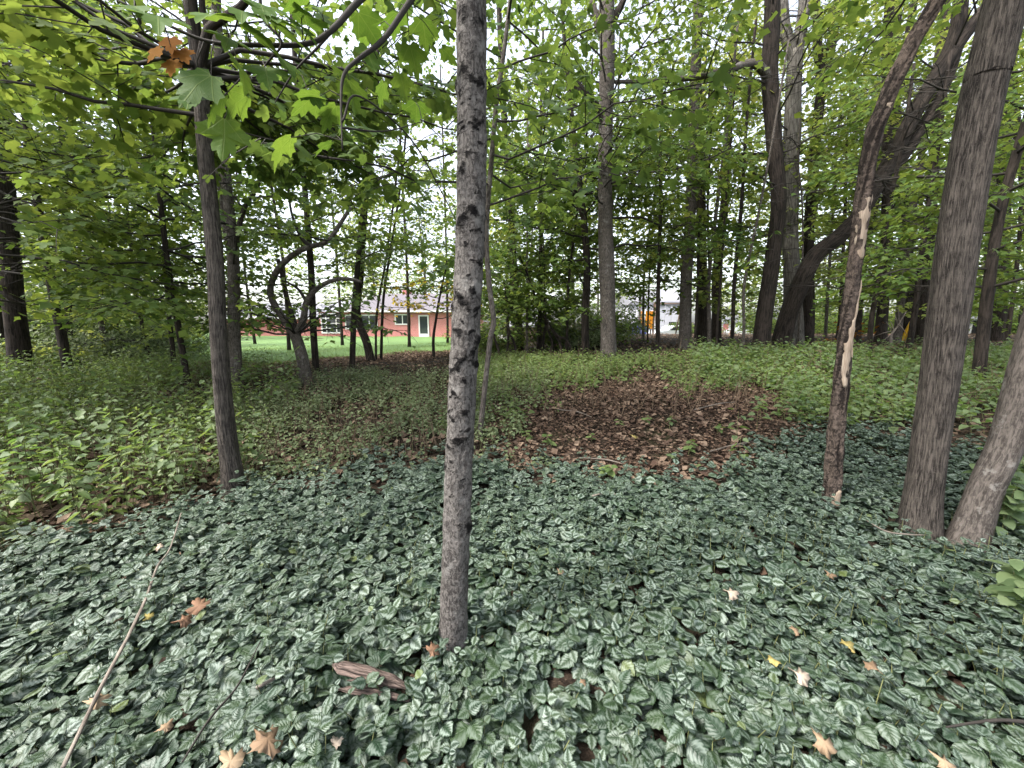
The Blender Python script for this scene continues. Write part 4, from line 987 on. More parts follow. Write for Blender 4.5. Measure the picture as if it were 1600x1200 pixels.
# swing set, slide panel, bin, chain-link fence, chair
b = G(1040, 534); Y = 27.0; z0 = float(height(8, Y)); X = lambda px: float(P(px, 500, Y)[0])
o = empty('swing_set', (X(1045), Y, float(height(X(1045), Y)))); bz = 0
m = MB(); m.bar((X(1022) - X(1045), 0, 2.2), (X(1064) - X(1045), 0, 2.2), .05); m.build('top_bar', M['brownwood'], o)
for xx in (X(1022) - X(1045), X(1063) - X(1045)):
    for dy in (-.7, .7):
        m = MB(); m.bar((xx - .25 * (1 if xx < 0 else -1) * 0, dy, -.2), (xx, 0, 2.2), .045); m.build('leg', M['brownwood'], o)
for xx in (-.5, .35):
    m = MB(); m.bar((xx - .2, 0, .5), (xx - .2, 0, 2.2), .012, 4); m.bar((xx + .2, 0, .5), (xx + .2, 0, 2.2), .012, 4); c_ = m.build('chain', M['galv'], o)
    m = MB(); m.box((xx - .22, -.08, .47), (xx + .22, .08, .51)); m.build('swing_seat', M['black'], o, False)
tag(o, 'wooden swing set with a high top bar far behind the straight grey trunk', 'swing set')
o = empty('play_slide', (X(1010), Y, float(height(X(1010), Y))))
m = MB(); m.box((-.42, -.05, .5), (.42, .05, 1.7)); m.build('slide_panel', M['orange'], o, False)
for xx in (-.5, .5):
    m = MB(); m.box((xx - .05, -.06, -.2), (xx + .05, .06, 2.3)); m.build('post', M['brownwood'], o, False)
m = MB(); m.box((-1.2, -.05, 1.05), (-.56, .05, 1.15)); m.build('rail', M['brownwood'], o, False)
tag(o, 'bright orange play panel between wooden posts far behind the straight grey trunk', 'playset')
o = empty('storage_bin', (X(990), 26, float(height(X(990), 26))))
m = MB(); m.add([(-.45, -.3, 0), (.45, -.3, 0), (.45, .3, 0), (-.45, .3, 0), (-.55, -.38, .62), (.55, -.38, .62), (.55, .38, .62), (-.55, .38, .62)], [(0, 3, 2, 1), (4, 5, 6, 7), (0, 1, 5, 4), (1, 2, 6, 5), (2, 3, 7, 6), (3, 0, 4, 7)]); m.build('tub', M['blue'], o, False)
m = MB(); m.box((-.6, -.42, .623), (.6, .42, .70)); m.build('lid', M['blue'], o, False)
tag(o, 'blue storage bin on the ground left of the orange panel', 'bin')
o = empty('chain_link_fence', (X(975), 25, float(height(X(975), 25)))); w = X(992) - X(958)
for t in (0, .33, .66, 1):
    m = MB(); m.bar((-w / 2 + w * t, 0, -.2), (-w / 2 + w * t, 0, 1.7), .035); m.build('post', M['galv'], o)
m = MB(); m.bar((-w / 2, 0, 1.68), (w / 2, 0, 1.68), .025); m.build('rail', M['galv'], o)
m = MB()
for t in np.arange(-w / 2 - 1.6, w / 2, .11):
    for s in (1, -1):
        xa, za, xb, zb = t, 0.0, t + 1.6, 1.6
        lo, hi = max(xa, -w / 2), min(xb, w / 2)
        if hi - lo < .05: continue
        f0, f1 = (lo - xa) / 1.6 * 1.6, (hi - xa) / 1.6 * 1.6
        za, zb = (f0, f1) if s > 0 else (1.6 - f0, 1.6 - f1)
        m.bar((lo, 0.004 * s, za + .05), (hi, 0.004 * s, zb + .05), .004, 3)
m.build('wire_mesh', M['galv'], o)
tag(o, 'grey chain-link fence beside the straight grey trunk in the distance', 'fence')
o = empty('garden_chair', (float(P(1133, 500, 30)[0]), 30, float(height(11, 30))), .5)
for k in range(4):
    m = MB(); xx = -.24 + k * .16; m.add([(xx, .25, .35), (xx + .14, .25, .35), (xx + .14, .62, 1.05), (xx, .62, 1.05), (xx, .28, .34), (xx + .14, .28, .34), (xx + .14, .65, 1.04), (xx, .65, 1.04)], [(0, 1, 2, 3), (7, 6, 5, 4), (0, 4, 5, 1), (3, 2, 6, 7), (0, 3, 7, 4), (1, 5, 6, 2)]); m.build('back_slat', M['brownwood'], o, False)
m = MB(); m.box((-.28, -.3, .33), (.28, .28, .37)); m.build('seat', M['brownwood'], o, False)
for xx in (-.33, .29):
    m = MB(); m.box((xx, -.32, .58), (xx + .1, .35, .61)); m.build('armrest', M['brownwood'], o, False)
    for yy in (-.3, .25):
        m = MB(); m.box((xx + .02, yy, 0), (xx + .07, yy + .06, .578)); m.build('leg', M['brownwood'], o, False)
tag(o, 'dark wooden garden chair in front of the white garage', 'chair')
# utility guy wires with yellow guards
for k, (xa, ya, xb, yb, w_) in enumerate([(1406, 535, 1448, 458, .045), (1412, 530, 1446, 474, .03)]):
    Y = 13.5 + .25 * k; a = P(xa, ya, Y); a[2] = float(height(a[0], Y)); bb = P(xb, yb, Y)
    o = empty('guy_wire', a); dvec = bb - a
    m = MB(); m.bar((0, 0, -.1), tuple(dvec * 3.2), .008, 5); m.build('wire', M['galv'], o)
    m = MB(); m.bar(tuple(dvec * .02), tuple(dvec * 1.0), w_, 10); m.build('guard', M['yellow'], o)
    m = MB(); m.bar((0, 0, -.15), (0.02, 0, .12), .025, 6); m.build('anchor', M['galv'], o)
    tag(o, ['thicker yellow guy wire guard slanting up left of the large furrowed trunk', 'thinner yellow guy wire guard slanting up just beside the thicker one'][k], 'guy wire', 'guy wires')
# dead pale branch pile and orange-leaved sapling by it
def dead_branch(label, pts, r, n=9, nm='dead_branch'):
    o = empty(nm, pts[0]); sp = spline([np.asarray(p) - pts[0] for p in pts], 16); m = MB(); m.tube(sp, np.linspace(r, r * .4, 16), 7); m.build('stem', M['stick'], o)
    for q in range(n):
        i = int(rng.integers(3, 15)); d = rng.normal(0, 1, 3) * (.5, .5, .8); d /= np.linalg.norm(d); L = rng.uniform(.25, .6)
        m = MB(); m.tube(np.array([sp[i], sp[i] + d * L * .5 + (0, 0, .02), sp[i] + d * L]), [r * .5, r * .35, r * .15], 4); m.build('side_twig', M['stick'], o)
    return tag(o, label, 'branch')
g = G(1393, 543); dead_branch('pale dead branch leaning up left of the yellow guards', [g, P(1392, 525, g[1]), P(1402, 510, g[1]), P(1416, 487, g[1])], .035)
c = path((1330, 545), [(1331, 525), (1340, 512), (1356, 498)])
tree('orange_sapling', 'small sapling with orange leaves just right of the dying tree', c, .025, .012, 'barkC', S(.95, 1.5, 6, .5, .4, lod='low', leaf=.11, el=(0, .2), mat=M['leafO'], keep=.6), n=16, seg=6)
# ------------------------------------------------------------------ ground cover: archangel
AB = ([-300, 0, 150, 300, 450, 600, 700, 800, 900, 1000, 1130, 1180, 1240, 1300, 1400, 1500, 1600, 1900], [930, 868, 838, 795, 757, 737, 722, 725, 737, 750, 748, 705, 682, 668, 675, 700, 720, 760])
def arch_depth(px, py): return py - np.interp(px, *AB)          # > 0 inside the bed
def near_trunk(X, Y, r=0.12):
    bad = np.zeros(len(X), bool)
    for bx, by, br in TRUNKS: bad |= np.hypot(X - bx, Y - by) < br
    return bad
TRUNKS = [(G(706, 1022)[0], G(706, 1022)[1], .05), (G(1436, 832)[0], G(1436, 832)[1], .17), (G(1508, 848)[0], G(1508, 848)[1], .16), (G(1299, 796)[0], G(1299, 796)[1], .085), (G(367, 768)[0], G(367, 768)[1], .13)]
LOGC = G(590, 1062)
n = 9900
X = rng.uniform(-7.5, 7.5, n * 3); Y = rng.uniform(0.15, 6.0, n * 3)
# density falls with distance, where leaves overlap more in the view
pxx, pyy = proj(X, Y, height(X, Y) + .06)
edge = arch_depth(pxx, pyy) + rng.normal(0, 17, len(X))
okm = (edge > 0) & (np.abs(X) < 1.5 * Y + 1.6) & ~near_trunk(X, Y)
patch = np.sin(X * 2.3 + 1) * np.sin(Y * 3.1 + X) + .5 * np.sin(X * 5.3 - Y * 4.1)
okm &= rng.random(len(X)) < np.clip(.95 + .35 * patch, .35, 1)
rb = np.clip((pxx - 1150) / 400, 0, 1) * np.clip((pyy - 980) / 160, 0, 1)        # thinner, more soil, low on the right
okm &= rng.random(len(X)) > rb * .45
dl = np.abs((X - LOGC[0]) * .9 + (Y - LOGC[1]) * .45); okm &= ~((np.hypot(X - LOGC[0], (Y - LOGC[1]) * 1.6) < .20) & (rng.random(len(X)) < .9))
X, Y = X[okm], Y[okm]
print('sprigs', len(X))
Lp, Ld, Ls, Lr, Ln = [], [], [], [], []
stems = MB()
hump = .035 * np.sin(X * 4.1 + 1.3) * np.sin(Y * 3.7) + .03 * np.sin(X * 9 + Y * 7)
for x, y, hp_ in zip(X, Y, hump):
    H = .115 + hp_ * 1.0 + rng.uniform(-.045, .055); z = float(height(x, y)); a0 = rng.uniform(0, 6.28); lean = rng.normal(0, .25, 2); sc = rng.uniform(.75, 1.2) * rng.choice((.8, 1.05, 1.35)); tone = rng.random()
    nb = 4 if y < 3.2 else 3
    for k in range(nb):
        f = 1 - k * .26; zz = z + H * f; L = (.030, .050, .060, .058)[k] * sc; pet = (.004, .012, .022, .03)[k] * sc
        for sgn in (0, math.pi):
            a = a0 + k * math.pi / 2 + sgn + rng.normal(0, .22); dx, dy = math.sin(a), math.cos(a)
            dz = (.35, .05, -.15, -.3)[k] + rng.normal(0, .22)
            Lp.append((x + lean[0] * H * f + dx * pet, y + lean[1] * H * f + dy * pet, zz)); Ld.append((dx, dy, dz)); Ls.append(L * rng.uniform(.85, 1.15)); Lr.append(np.clip(tone * .7 + rng.random() * .3, 0, 1))
            Ln.append((lean[0] + rng.normal(0, .22), lean[1] - .12 + rng.normal(0, .22), 1))
    if y < 2.6 and rng.random() < .6:
        stems.tube(np.array([(x, y, z - .01), (x + lean[0] * H * .5, y + lean[1] * H * .5, z + H * .5), (x + lean[0] * H, y + lean[1] * H, z + H)]), [.0022, .002, .0016], 3, cap=False)
Lp = np.array(Lp); Ld = np.array(Ld); Ls = np.array(Ls); Lr = np.array(Lr); Ln = np.array(Ln)
FRM = frames(Ld, Ln)
pxl, pyl = proj(*Lp.T); zd = Lp[:, 1] * CP - (Lp[:, 2] - CAMH) * SP
inside = (pxl > 5) & (pxl < 1595) & (pyl > 600) & (pyl < 1190)
# topmost, nearest leaves of the frame become single leaves
score = np.where(inside, Ls / np.maximum(zd, .3) * (1 + 3 * (Lp[:, 2] - height(Lp[:, 0], Lp[:, 1]))), 0)
single = np.zeros(len(Lp), bool); single[np.argsort(-score)[:300]] = True
dist = np.hypot(Lp[:, 0], Lp[:, 1])
hi = (~single) & (dist < 1.9); mid = (~single) & (dist >= 1.9) & (dist < 2.9); low = (~single) & (dist >= 2.9) & (dist < 3.9); vlow = (~single) & (dist >= 3.9)
parts = [scatter(t, Lp[q], FRM[q], Ls[q], Lr[q]) for t, q in ((OV_NEAR, hi), (OV_MID, mid), (OV_LOW, low), (OV_FAR, vlow))]
v, f, u, rr = merge(parts)
bed = add_mesh('ground_cover', v, [f], M['arch'], None, True, uv=u, rnd=rr)
tag(bed, 'low silver-veined green ground cover carpeting the foreground', kind='stuff')
st = stems.build('stems', M['stem'], bed); st['kind'] = 'stuff'
from mathutils import Matrix
tones = []
for q in range(10):
    V_, F_, U_ = OV_HI; me = add_mesh('leaf', V_ , [F_], M['arch'], bed, True, uv=U_, rnd=np.full(len(V_), (q + .5) / 10)); tones.append(me.data); bpy.data.objects.remove(me)
for q in np.where(single)[0]:
    o = bpy.data.objects.new('leaf', tones[min(9, int(Lr[q] * 10))]); C.objects.link(o); o.parent = bed
    m = Matrix.Identity(4); r3 = FRM[q] * Ls[q]
    for a in range(3):
        for b in range(3): m[a][b] = r3[a, b]
        m[a][3] = Lp[q, a]
    o.matrix_local = m

# ------------------------------------------------------------------ weeds
def weed_patch(name, label, n, region, mats, hrange, lrange, tpl, nl=(7, 12), stemr=.003, dens=None, parent=None):
    xr, yr = region
    X = rng.uniform(*xr, n); Y = rng.uniform(*yr, n) if yr[1] - yr[0] < 6 else yr[0] + (yr[1] - yr[0]) * rng.random(n) ** 1.15
    px, py = proj(X, Y, height(X, Y))
    ok = dens(X, Y, px, py) > rng.random(n); X, Y = X[ok], Y[ok]
    ok = ~near_trunk(X, Y); X, Y = X[ok], Y[ok]
    P_, D_, S_, N_, Rr = [], [], [], [], []; stm = MB()
    for x, y in zip(X, Y):
        H = rng.uniform(*hrange); z = float(height(x, y)); ln = rng.normal(0, .18, 2); k = int(rng.integers(*nl)); tone = rng.random() * .6; a0 = rng.uniform(0, 6.28)
        top = np.array((x + ln[0] * H, y + ln[1] * H, z + H))
        stm.tube(np.array([(x, y, z - .02), (x + ln[0] * H * .35, y + ln[1] * H * .35, z + H * .5), top]), [stemr, stemr * .8, stemr * .5], 3, cap=False)
        for q in range(k):
            f = .25 + .75 * (q + 1) / k; a = a0 + q * 2.4 + rng.normal(0, .3)
            d = (math.sin(a), math.cos(a), rng.uniform(-.45, .35)); pt = rng.uniform(.01, .05)
            L = rng.uniform(*lrange) * (1.15 - .5 * f)
            P_.append((x + ln[0] * H * f + d[0] * pt, y + ln[1] * H * f + d[1] * pt, z + H * f)); D_.append(d); S_.append(L); N_.append((rng.normal(0, .35), rng.normal(0, .35) - .1, 1)); Rr.append(min(1, tone + rng.random() * .4))
    P_ = np.array(P_); v, f, u, rr = scatter(tpl, P_, frames(np.array(D_), np.array(N_)), np.array(S_), np.array(Rr))
    o = add_mesh(name, v, [f], mats, parent, True, rnd=rr); tag(o, label, kind='stuff'); s_ = stm.build('stems', M['stem'], o); s_['kind'] = 'stuff'
    return o
litter_c = lambda px, py: ((px - 1010) / 225) ** 2 + ((py - 672) / 70) ** 2 + .28 * np.sin(px * .031 + py * .05) + .2 * np.sin(px * .083 - py * .07)       # < 1 on the mulch heap
def d_left(X, Y, px, py):
    e = np.interp(px, [0, 150, 300, 400, 480], [868, 838, 790, 740, 640])
    return np.where((py < e + 6) & (px < 470), np.clip(1.15 - np.clip((px - 240) / 230, 0, 1), .1, 1), 0)
weed_patch('weeds', 'tall light green weeds on the left below the forked maple', 3600, ((-9.5, -1.2), (2.0, 8.8)), M['weedL'], (.18, .66), (.06, .12), LANCE, (9, 16), dens=lambda X, Y, px, py: d_left(X, Y, px, py) * (.2 + .6 * (np.sin(X * 2.1 + .7) * np.sin(Y * 1.7 + X) + .4 * np.sin(X * 5 + Y * 3) > -.05)))
weed_patch('weeds', 'grey-green weeds among the bright ones on the left', 3400, ((-9.5, -1.0), (2.2, 9.5)), M['weedG'], (.12, .52), (.035, .085), BROAD, (6, 13), dens=lambda X, Y, px, py: d_left(X, Y, px, py) * (.3 + .5 * (np.sin(X * 1.6 + 2) * np.sin(Y * 2.2 - X) > -.1)))
weed_patch('weeds', 'tall broad-leaved weeds rising above the others on the left', 420, ((-9.5, -1.6), (2.2, 8.5)), M['weedR'], (.4, .85), (.07, .13), BROAD, (10, 18), .004, dens=lambda X, Y, px, py: d_left(X, Y, px, py) * .7)
weed_patch('weeds', 'low sparse grey-green weeds between the crooked tree and the ground cover', 6500, ((-4.2, 1.0), (3.2, 9.0)), M['weedG'], (.06, .28), (.03, .075), BROAD, (5, 10),
           dens=lambda X, Y, px, py: np.where((arch_depth(px, py) < 4) & (litter_c(px, py) > .95) & (px > 330) & (py > 585) & (px < 860), np.where(py > 690, .34, .62) * (.35 + .65 * (np.sin(X * 2.7 + 1) * np.sin(Y * 2.1) > -.2)), 0))
weed_patch('weeds', 'low light weeds behind the mulch heap', 7000, ((-1.0, 5.2), (4.6, 11.5)), M['weedL'], (.10, .30), (.05, .10), BROAD, (5, 9),
           dens=lambda X, Y, px, py: np.where((litter_c(px, py) > .8) & (py > 562) & (py < 700) & (px > 690) & (arch_depth(px, py) < 0), np.where(py < 615, .75, .35) * np.clip((litter_c(px, py) - .85) / .9, .12, 1), 0))
weed_patch('weeds', 'knee-high broad-leaved green weeds on the right behind the dying tree', 7500, ((2.2, 13.5), (2.6, 10.5)), M['weedR'], (.22, .46), (.07, .13), BROAD, (6, 10),
           dens=lambda X, Y, px, py: np.where((px > 1080) & (py > 556) & (litter_c(px, py) > .85) & (arch_depth(px, py) < 8), np.clip(.75 - np.clip((py - 650) / 80, 0, .6), .1, 1) * (.3 + .7 * (np.sin(X * 1.9 + 2) * np.sin(Y * 2.3 + X) > -.35)) * np.clip((litter_c(px, py) - .85) / .9, .1, 1), 0))
weed_patch('weeds', 'broad-leaved weeds past the leaning grey trunk at the right edge', 900, ((3.0, 7.0), (1.6, 3.8)), M['weedR'], (.2, .42), (.08, .14), BROAD, (6, 10),
           dens=lambda X, Y, px, py: np.where((px > 1560) & (py < 860), .8, 0))
m = MB()
for q in range(1300):
    px_, py_ = (rng.uniform(-40, 700), rng.uniform(575, 790)) if q < 850 else (rng.uniform(760, 1640), rng.uniform(560, 650))
    if arch_depth(px_, py_) > -12: continue
    g = G(px_, py_); h_ = rng.uniform(.12, .5); d_ = rng.normal(0, .35, 2)
    m.tube(np.array([g - (0, 0, .02), g + (d_[0] * h_ * .4, d_[1] * h_ * .4, h_ * .55), g + (d_[0] * h_, d_[1] * h_, h_)]), [.005, .004, .002], 3, cap=False)
M['stalk'] = flat_mat('dry_stalk', (0.12, 0.085, 0.055), .9, .5, 3)
tag(m.build('dead_stalks', M['stalk'], None), 'thin dry brown stalks standing among the weeds', kind='stuff')
# grass tufts along the near lawn edge
blade = (np.array([(-.06, 0, 0), (.06, 0, 0), (0, 1, .15)]), np.array([(0, 1, 2)]), np.zeros((3, 2)))
n = 26000; X = rng.uniform(-13, 1, n); Y = lawn_edge(X) - .4 + 9 * rng.random(n) ** 1.6
D = np.stack([rng.normal(0, .35, n), rng.normal(0, .35, n), np.ones(n)], -1); pos = np.stack([X, Y, height(X, Y)], -1)
v, f, u, rr = scatter(blade, pos, frames(D, rng.normal(0, 1, (n, 3))), rng.uniform(.05, .11, n), rng.random(n))
tag(add_mesh('grass', v, [f], M['weedL'], None, False, rnd=rr), 'short grass blades along the near edge of the lawn', kind='stuff')

# single small plants standing on or before the mulch heap and at the frame edges
def plant(label, base, H, nl, leaf, mat, group=None, tpl=BROADHI, name='seedling', nst=1, spread=.25):
    b = np.asarray(base, float); o = empty(name, b)
    for s_ in range(nst):
        ln = rng.normal(0, spread, 2); m = MB(); h = H * rng.uniform(.75, 1.1)
        m.tube(np.array([(0, 0, -.02), (ln[0] * h * .4, ln[1] * h * .4, h * .5), (ln[0] * h, ln[1] * h, h)]), [.004, .003, .002], 4); m.build('stem', M['stem'], o)
        a0 = rng.uniform(0, 6.28)
        for q in range(nl):
            f = .35 + .65 * (q + 1) / nl; a = a0 + q * 2.4; d = np.array([(math.sin(a), math.cos(a), rng.uniform(-.4, .2))]); L = leaf * rng.uniform(.75, 1.2) * (1.1 - .35 * f)
            p = np.array([(ln[0] * h * f + d[0][0] * .02, ln[1] * h * f + d[0][1] * .02, h * f)])
            v, ff, u, rr = scatter(tpl, p, frames(d, np.array([(rng.normal(0, .25), -.25 + rng.normal(0, .25), 1)])), np.array([L]), np.array([rng.random()]))
            add_mesh('leaf', v, [ff], mat, o, True, rnd=rr)
    return tag(o, label, 'plant', group)
for (x, y, H, nl, lf, lab) in [(940, 745, .16, 9, .09, 'light green seedling in front of the mulch heap beside the ground cover'), (865, 705, .18, 8, .07, 'seedling at the near left foot of the mulch heap'),
                        (830, 690, .16, 8, .07, 'seedling between the slim tree and the mulch heap'), (1007, 665, .12, 6, .06, 'small seedling in the middle of the mulch heap'),
                        (1045, 672, .16, 7, .07, 'taller seedling right of the middle of the mulch heap'), (1075, 712, .14, 8, .07, 'leafy seedling at the near right foot of the mulch heap'),
                        (1120, 680, .14, 6, .07, 'seedling on the right slope of the mulch heap'), (1045, 720, .10, 7, .06, 'low seedling on the near side of the mulch heap'),
                        (925, 690, .12, 6, .05, 'thin seedling on the left slope of the mulch heap'), (968, 668, .10, 5, .05, 'tiny seedling left of the middle of the mulch heap'), (1195, 650, .2, 8, .07, 'seedling on the far right end of the mulch heap')]:
    plant(lab, G(x, y), H, nl, lf, M['weedL'] if x != 1045 else M['weedR'], 'seedlings around the mulch heap')
plant('bright green plant sprig at the left edge before the dark trunk', G(20, 640), .42, 8, .11, M['leafB'], tpl=BROADHI, name='leafy_plant')
plant('broad-leaved plant crowding the right edge below the leaning trunk', P(1590, 900, 1.75) * (1, 1, 0) + (0, 0, .02),   .30, 12, .085, M['weedR'], tpl=BROADHI, name='leafy_plant', nst=5, spread=.35)
plant('bright broad-leaved plant at the right edge just behind the leaning trunk', P(1580, 760, 2.4) * (1, 1, 0) + (0, 0, .05), .45, 12, .09, M['weedR'], tpl=BROADHI, name='leafy_plant', nst=4, spread=.2)
plant('plain green seedling among the ground cover low on the right', G(1375, 1012), .13, 5, .055, M['weedR'], tpl=BROADHI, name='seedling')

# ------------------------------------------------------------------ leaf litter
cur = lambda x, y: 0.35 * x * x + 0.25 * (y - .5) ** 2 + .12 * np.sin(x * 7 + y * 5)
DEAD = fan_leaf(mirror([(0.04, 0.0), (0.42, 0.22), (0.25, 0.45), (0.30, 0.62)], (0, 1.0)), cur)
DEADLOW = (np.array([(0, 0, 0), (.42, .35, .16), (0.05, 1, .1), (-.36, .5, .14), (0, .45, 0)], float), np.array([(0, 1, 4), (1, 2, 4), (2, 3, 4), (3, 0, 4)]), np.zeros((5, 2)))
def litter(name, label, n, sampler, mat, size, tpl, lift=.02):
    X, Y = sampler(n); ok = ~near_trunk(X, Y); X, Y = X[ok], Y[ok]; n = len(X)
    pos = np.stack([X, Y, height(X, Y) + rng.uniform(.004, lift, n)], -1); a = rng.uniform(0, 6.28, n)
    D = np.stack([np.sin(a), np.cos(a), rng.normal(0, .25, n)], -1); Nn = np.stack([rng.normal(0, .35, n), rng.normal(0, .35, n), np.ones(n)], -1)
    v, f, u, rr = scatter(tpl, pos, frames(D, Nn), rng.uniform(*size, n), rng.random(n) ** 1.6)
    tag(add_mesh(name, v, [f], mat, None, False, rnd=rr), label, kind='stuff')
def s_heap(n):
    X = rng.uniform(-.8, 5.0, n * 3); Y = rng.uniform(3.0, 7.4, n * 3); px, py = proj(X, Y, height(X, Y)); l = litter_c(px, py)
    ok = (l < 2.0) & (rng.random(len(X)) < np.clip(1.5 - .75 * l, .0, 1)); return X[ok][:n], Y[ok][:n]
litter('mulch_heap_leaves', 'dark brown shredded leaves and mulch heaped in the clearing', 21000, s_heap, M['deaddark'], (.012, .042), DEADLOW, .05)
litter('leaf_litter', 'pale and tan fallen leaves scattered over the mulch heap', 1100, s_heap, M['dead'], (.03, .075), DEAD, .055)
def s_wood(n):
    Y = 2.5 + 24 * rng.random(n) ** 1.4; X = rng.uniform(-1.4, 1.5, n) * Y; px, py = proj(X, Y, height(X, Y))
    lawn = (X < 1.2) & (Y > lawn_edge(np.clip(X, -40, 1.5)) + .8)
    ok = (arch_depth(px, py) < 20) & ~lawn; return X[ok], Y[ok]
litter('leaf_litter', 'brown leaf litter spread through the wood', 34000, s_wood, M['dead'], (.05, .11), DEADLOW, .03)
def s_edge(n):
    X = rng.uniform(-8, .5, n); Y = lawn_edge(X) - 3.2 * rng.random(n) ** 1.3 + .3; return X, Y
litter('leaf_litter', 'pinkish brown leaf litter under the trees along the lawn', 9000, s_edge, M['dead'], (.05, .10), DEADLOW, .03)
def s_arch(n):
    X = rng.uniform(-6, 6, n); Y = rng.uniform(.5, 4.6, n); px, py = proj(X, Y, height(X, Y)); ok = arch_depth(px, py) > 0; return X[ok], Y[ok]
litter('leaf_litter', 'dead leaves lying on the soil under the ground cover', 1600, s_arch, M['deaddark'], (.03, .07), DEADLOW, .03)

# single fallen leaves lying on the ground cover
DEADHI = fan_leaf(mirror(half_hi, (0, 1.0)), lambda x, y: .45 * x * x + .13 * np.sin(x * 6 + y * 4) + .5 * (y - .4) ** 2 + .07 * np.sin(x * 13 - y * 11))
def fallen(px, py, size, mat, label, a, tilt=(.0, -.2), lift=.105):
    p = G(px, py); q = P(px, py, p[1] - .08); b = np.array((q[0], q[1], q[2]))
    W_ = DEADHI[0] - (0, .45, 0); W_[:, 0] *= rng.uniform(.75, 1.1); ph_ = rng.uniform(0, 6, 3); W_[:, 2] += .10 * np.sin(W_[:, 0] * 5 + ph_[0]) * np.sin(W_[:, 1] * 6 + ph_[1]) + rng.uniform(-.1, .5) * np.maximum(W_[:, 0] * np.cos(ph_[2]) + W_[:, 1] * np.sin(ph_[2]), 0) ** 2; W_[1:, :2] *= rng.uniform(.86, 1.08, (len(W_) - 1, 1))
    o = add_mesh('fallen_leaf', W_, [DEADHI[1]], M[mat], None, True, rnd=np.full(len(DEADHI[0]), rng.random()))
    # lie on top of the leaves at that spot
    u = (px - 800) / FPX; w = (600 - py) / FPX; d = np.array((u, CP + w * SP, w * CP - SP)); t = np.arange(.3, 30, .005); k = int(np.argmax(CAMH + d[2] * t <= height(d[0] * t, d[1] * t) + lift)); p = d * t[k]
    o.location = (p[0], p[1], CAMH + p[2]); o.scale = (size,) * 3; o.rotation_euler = (tilt[0] + .3, tilt[1], a)
    md = o.modifiers.new('thick', 'SOLIDIFY'); md.thickness = .006
    tag(o, label, 'leaf', 'fallen leaves on the ground cover')
for args in [(412, 1166, .105, 'fallen', 'large tan maple leaf lying near the bottom edge left of the log', 2.6), (1284, 1160, .075, 'fallen', 'tan maple leaf lying near the bottom edge on the right', .2),
             (1140, 928, .075, 'fallenP', 'curled pale leaf on the ground cover right of the middle', 1.1), (312, 947, .085, 'fallenB', 'brown leaf on the ground cover behind the long stick', .6), (284, 972, .07, 'fallenB', 'curled brown leaf beside the long stick', 2.2),
             (232, 963, .04, 'fallenY', 'small yellow leaf touching the long stick', 1.2), (1322, 1010, .065, 'fallenY', 'bright yellow leaf beside the bare soil gap on the right', 1.5), (1210, 1036, .06, 'fallenY', 'dull yellow leaf left of the pale leaf on the right', 2.9),
             (1247, 1056, .07, 'fallenP', 'pale cream leaf between the yellow leaves on the right', .9), (1295, 897, .055, 'fallen', 'small orange tan leaf ahead of the dying tree', .4), (1364, 1047, .07, 'fallen', 'tan leaf right of the bright yellow leaf', 2.0),
             (360, 1190, .085, 'fallen', 'tan leaf cut by the bottom edge beside the large maple leaf', 1.0), (150, 1097, .07, 'fallen', 'narrow tan leaf lying against the long stick', 1.9), (250, 855, .05, 'fallenP', 'pale leaf beside the far end of the long stick', .3),
             (875, 893, .04, 'fallen', 'small red-tan leaf right of the knotted trunk', .8), (255, 1140, .05, 'fallen', 'orange tan leaf standing near the bottom left', 2.5), (1240, 985, .045, 'fallen', 'small tan leaf above the yellow leaves', 1.4),
             (673, 1016, .07, 'fallenB', 'rusty leaf at the foot of the knotted trunk', 1.7), (525, 1160, .04, 'fallenP', 'tiny pale leaf below the log', .7), (990, 683, .09, 'fallenY', 'bright yellow leaf on the mulch heap', 1.0), (1470, 1190, .06, 'fallen', 'orange leaf at the bottom edge on bare soil', .5), (910, 1067, .03, 'fallen', 'tiny reddish leaf in the middle of the ground cover', 2.0)]:
    fallen(*args, lift=.03 if args[1] < 700 else .15)

# ------------------------------------------------------------------ rotten log pieces, sticks
def wood_piece(name, label, pts, rad, mat, flat=.6, n=30, seg=12, cat='log', group=None, rough=.15):
    pts = [np.asarray(p, float) for p in pts]; b = pts[0]; sp = spline([p - b for p in pts], n); t = np.linspace(0, 1, n); r_ = np.interp(t, np.linspace(0, 1, len(rad)), rad)
    ph = rng.uniform(0, 6, 6)
    def d(A, L, rr): return rr * (rough * np.sin(A * 3 + ph[0] + L * 6) + rough * .8 * np.sin(A * 7 + ph[1] + 1.5 * np.sin(L * 20)) + rough * .5 * np.sin(L * 60 + A * 2) - (1 - flat) * np.abs(np.sin(A))), np.zeros_like(A)
    m = MB(); m.tube(sp, r_, seg, d); o = m.build(name, M[mat], None); o.location = b
    return tag(o, label, cat, group)
lz = .10
def L3(px, py, lift):
    u = (px - 800) / FPX; w = (600 - py) / FPX; d = np.array((u, CP + w * SP, w * CP - SP)); t = np.arange(.3, 30, .004); k = int(np.argmax(CAMH + d[2] * t <= height(d[0] * t, d[1] * t) + lift)); p = d * t[k]; return np.array((p[0], p[1], CAMH + p[2]))
wood_piece('log', 'upper rotten reddish log piece at the foot of the knotted tree', [L3(519, 1038, 0.160), L3(545, 1045, 0.155), L3(590, 1058, 0.140), L3(650, 1078, 0.100)], [.004, .024, .028, .026, .02, .005], 'rotwood', .6, 80, 36, rough=.17, group='rotten log pieces')
wood_piece('log', 'lower rotten log splinter below the thicker piece', [L3(528, 1077, 0.130), L3(560, 1078, 0.125), L3(600, 1085, 0.100), L3(640, 1095, 0.080)], [.003, .014, .018, .016, .004], 'rotwood', .6, 60, 30, rough=.18, group='rotten log pieces')
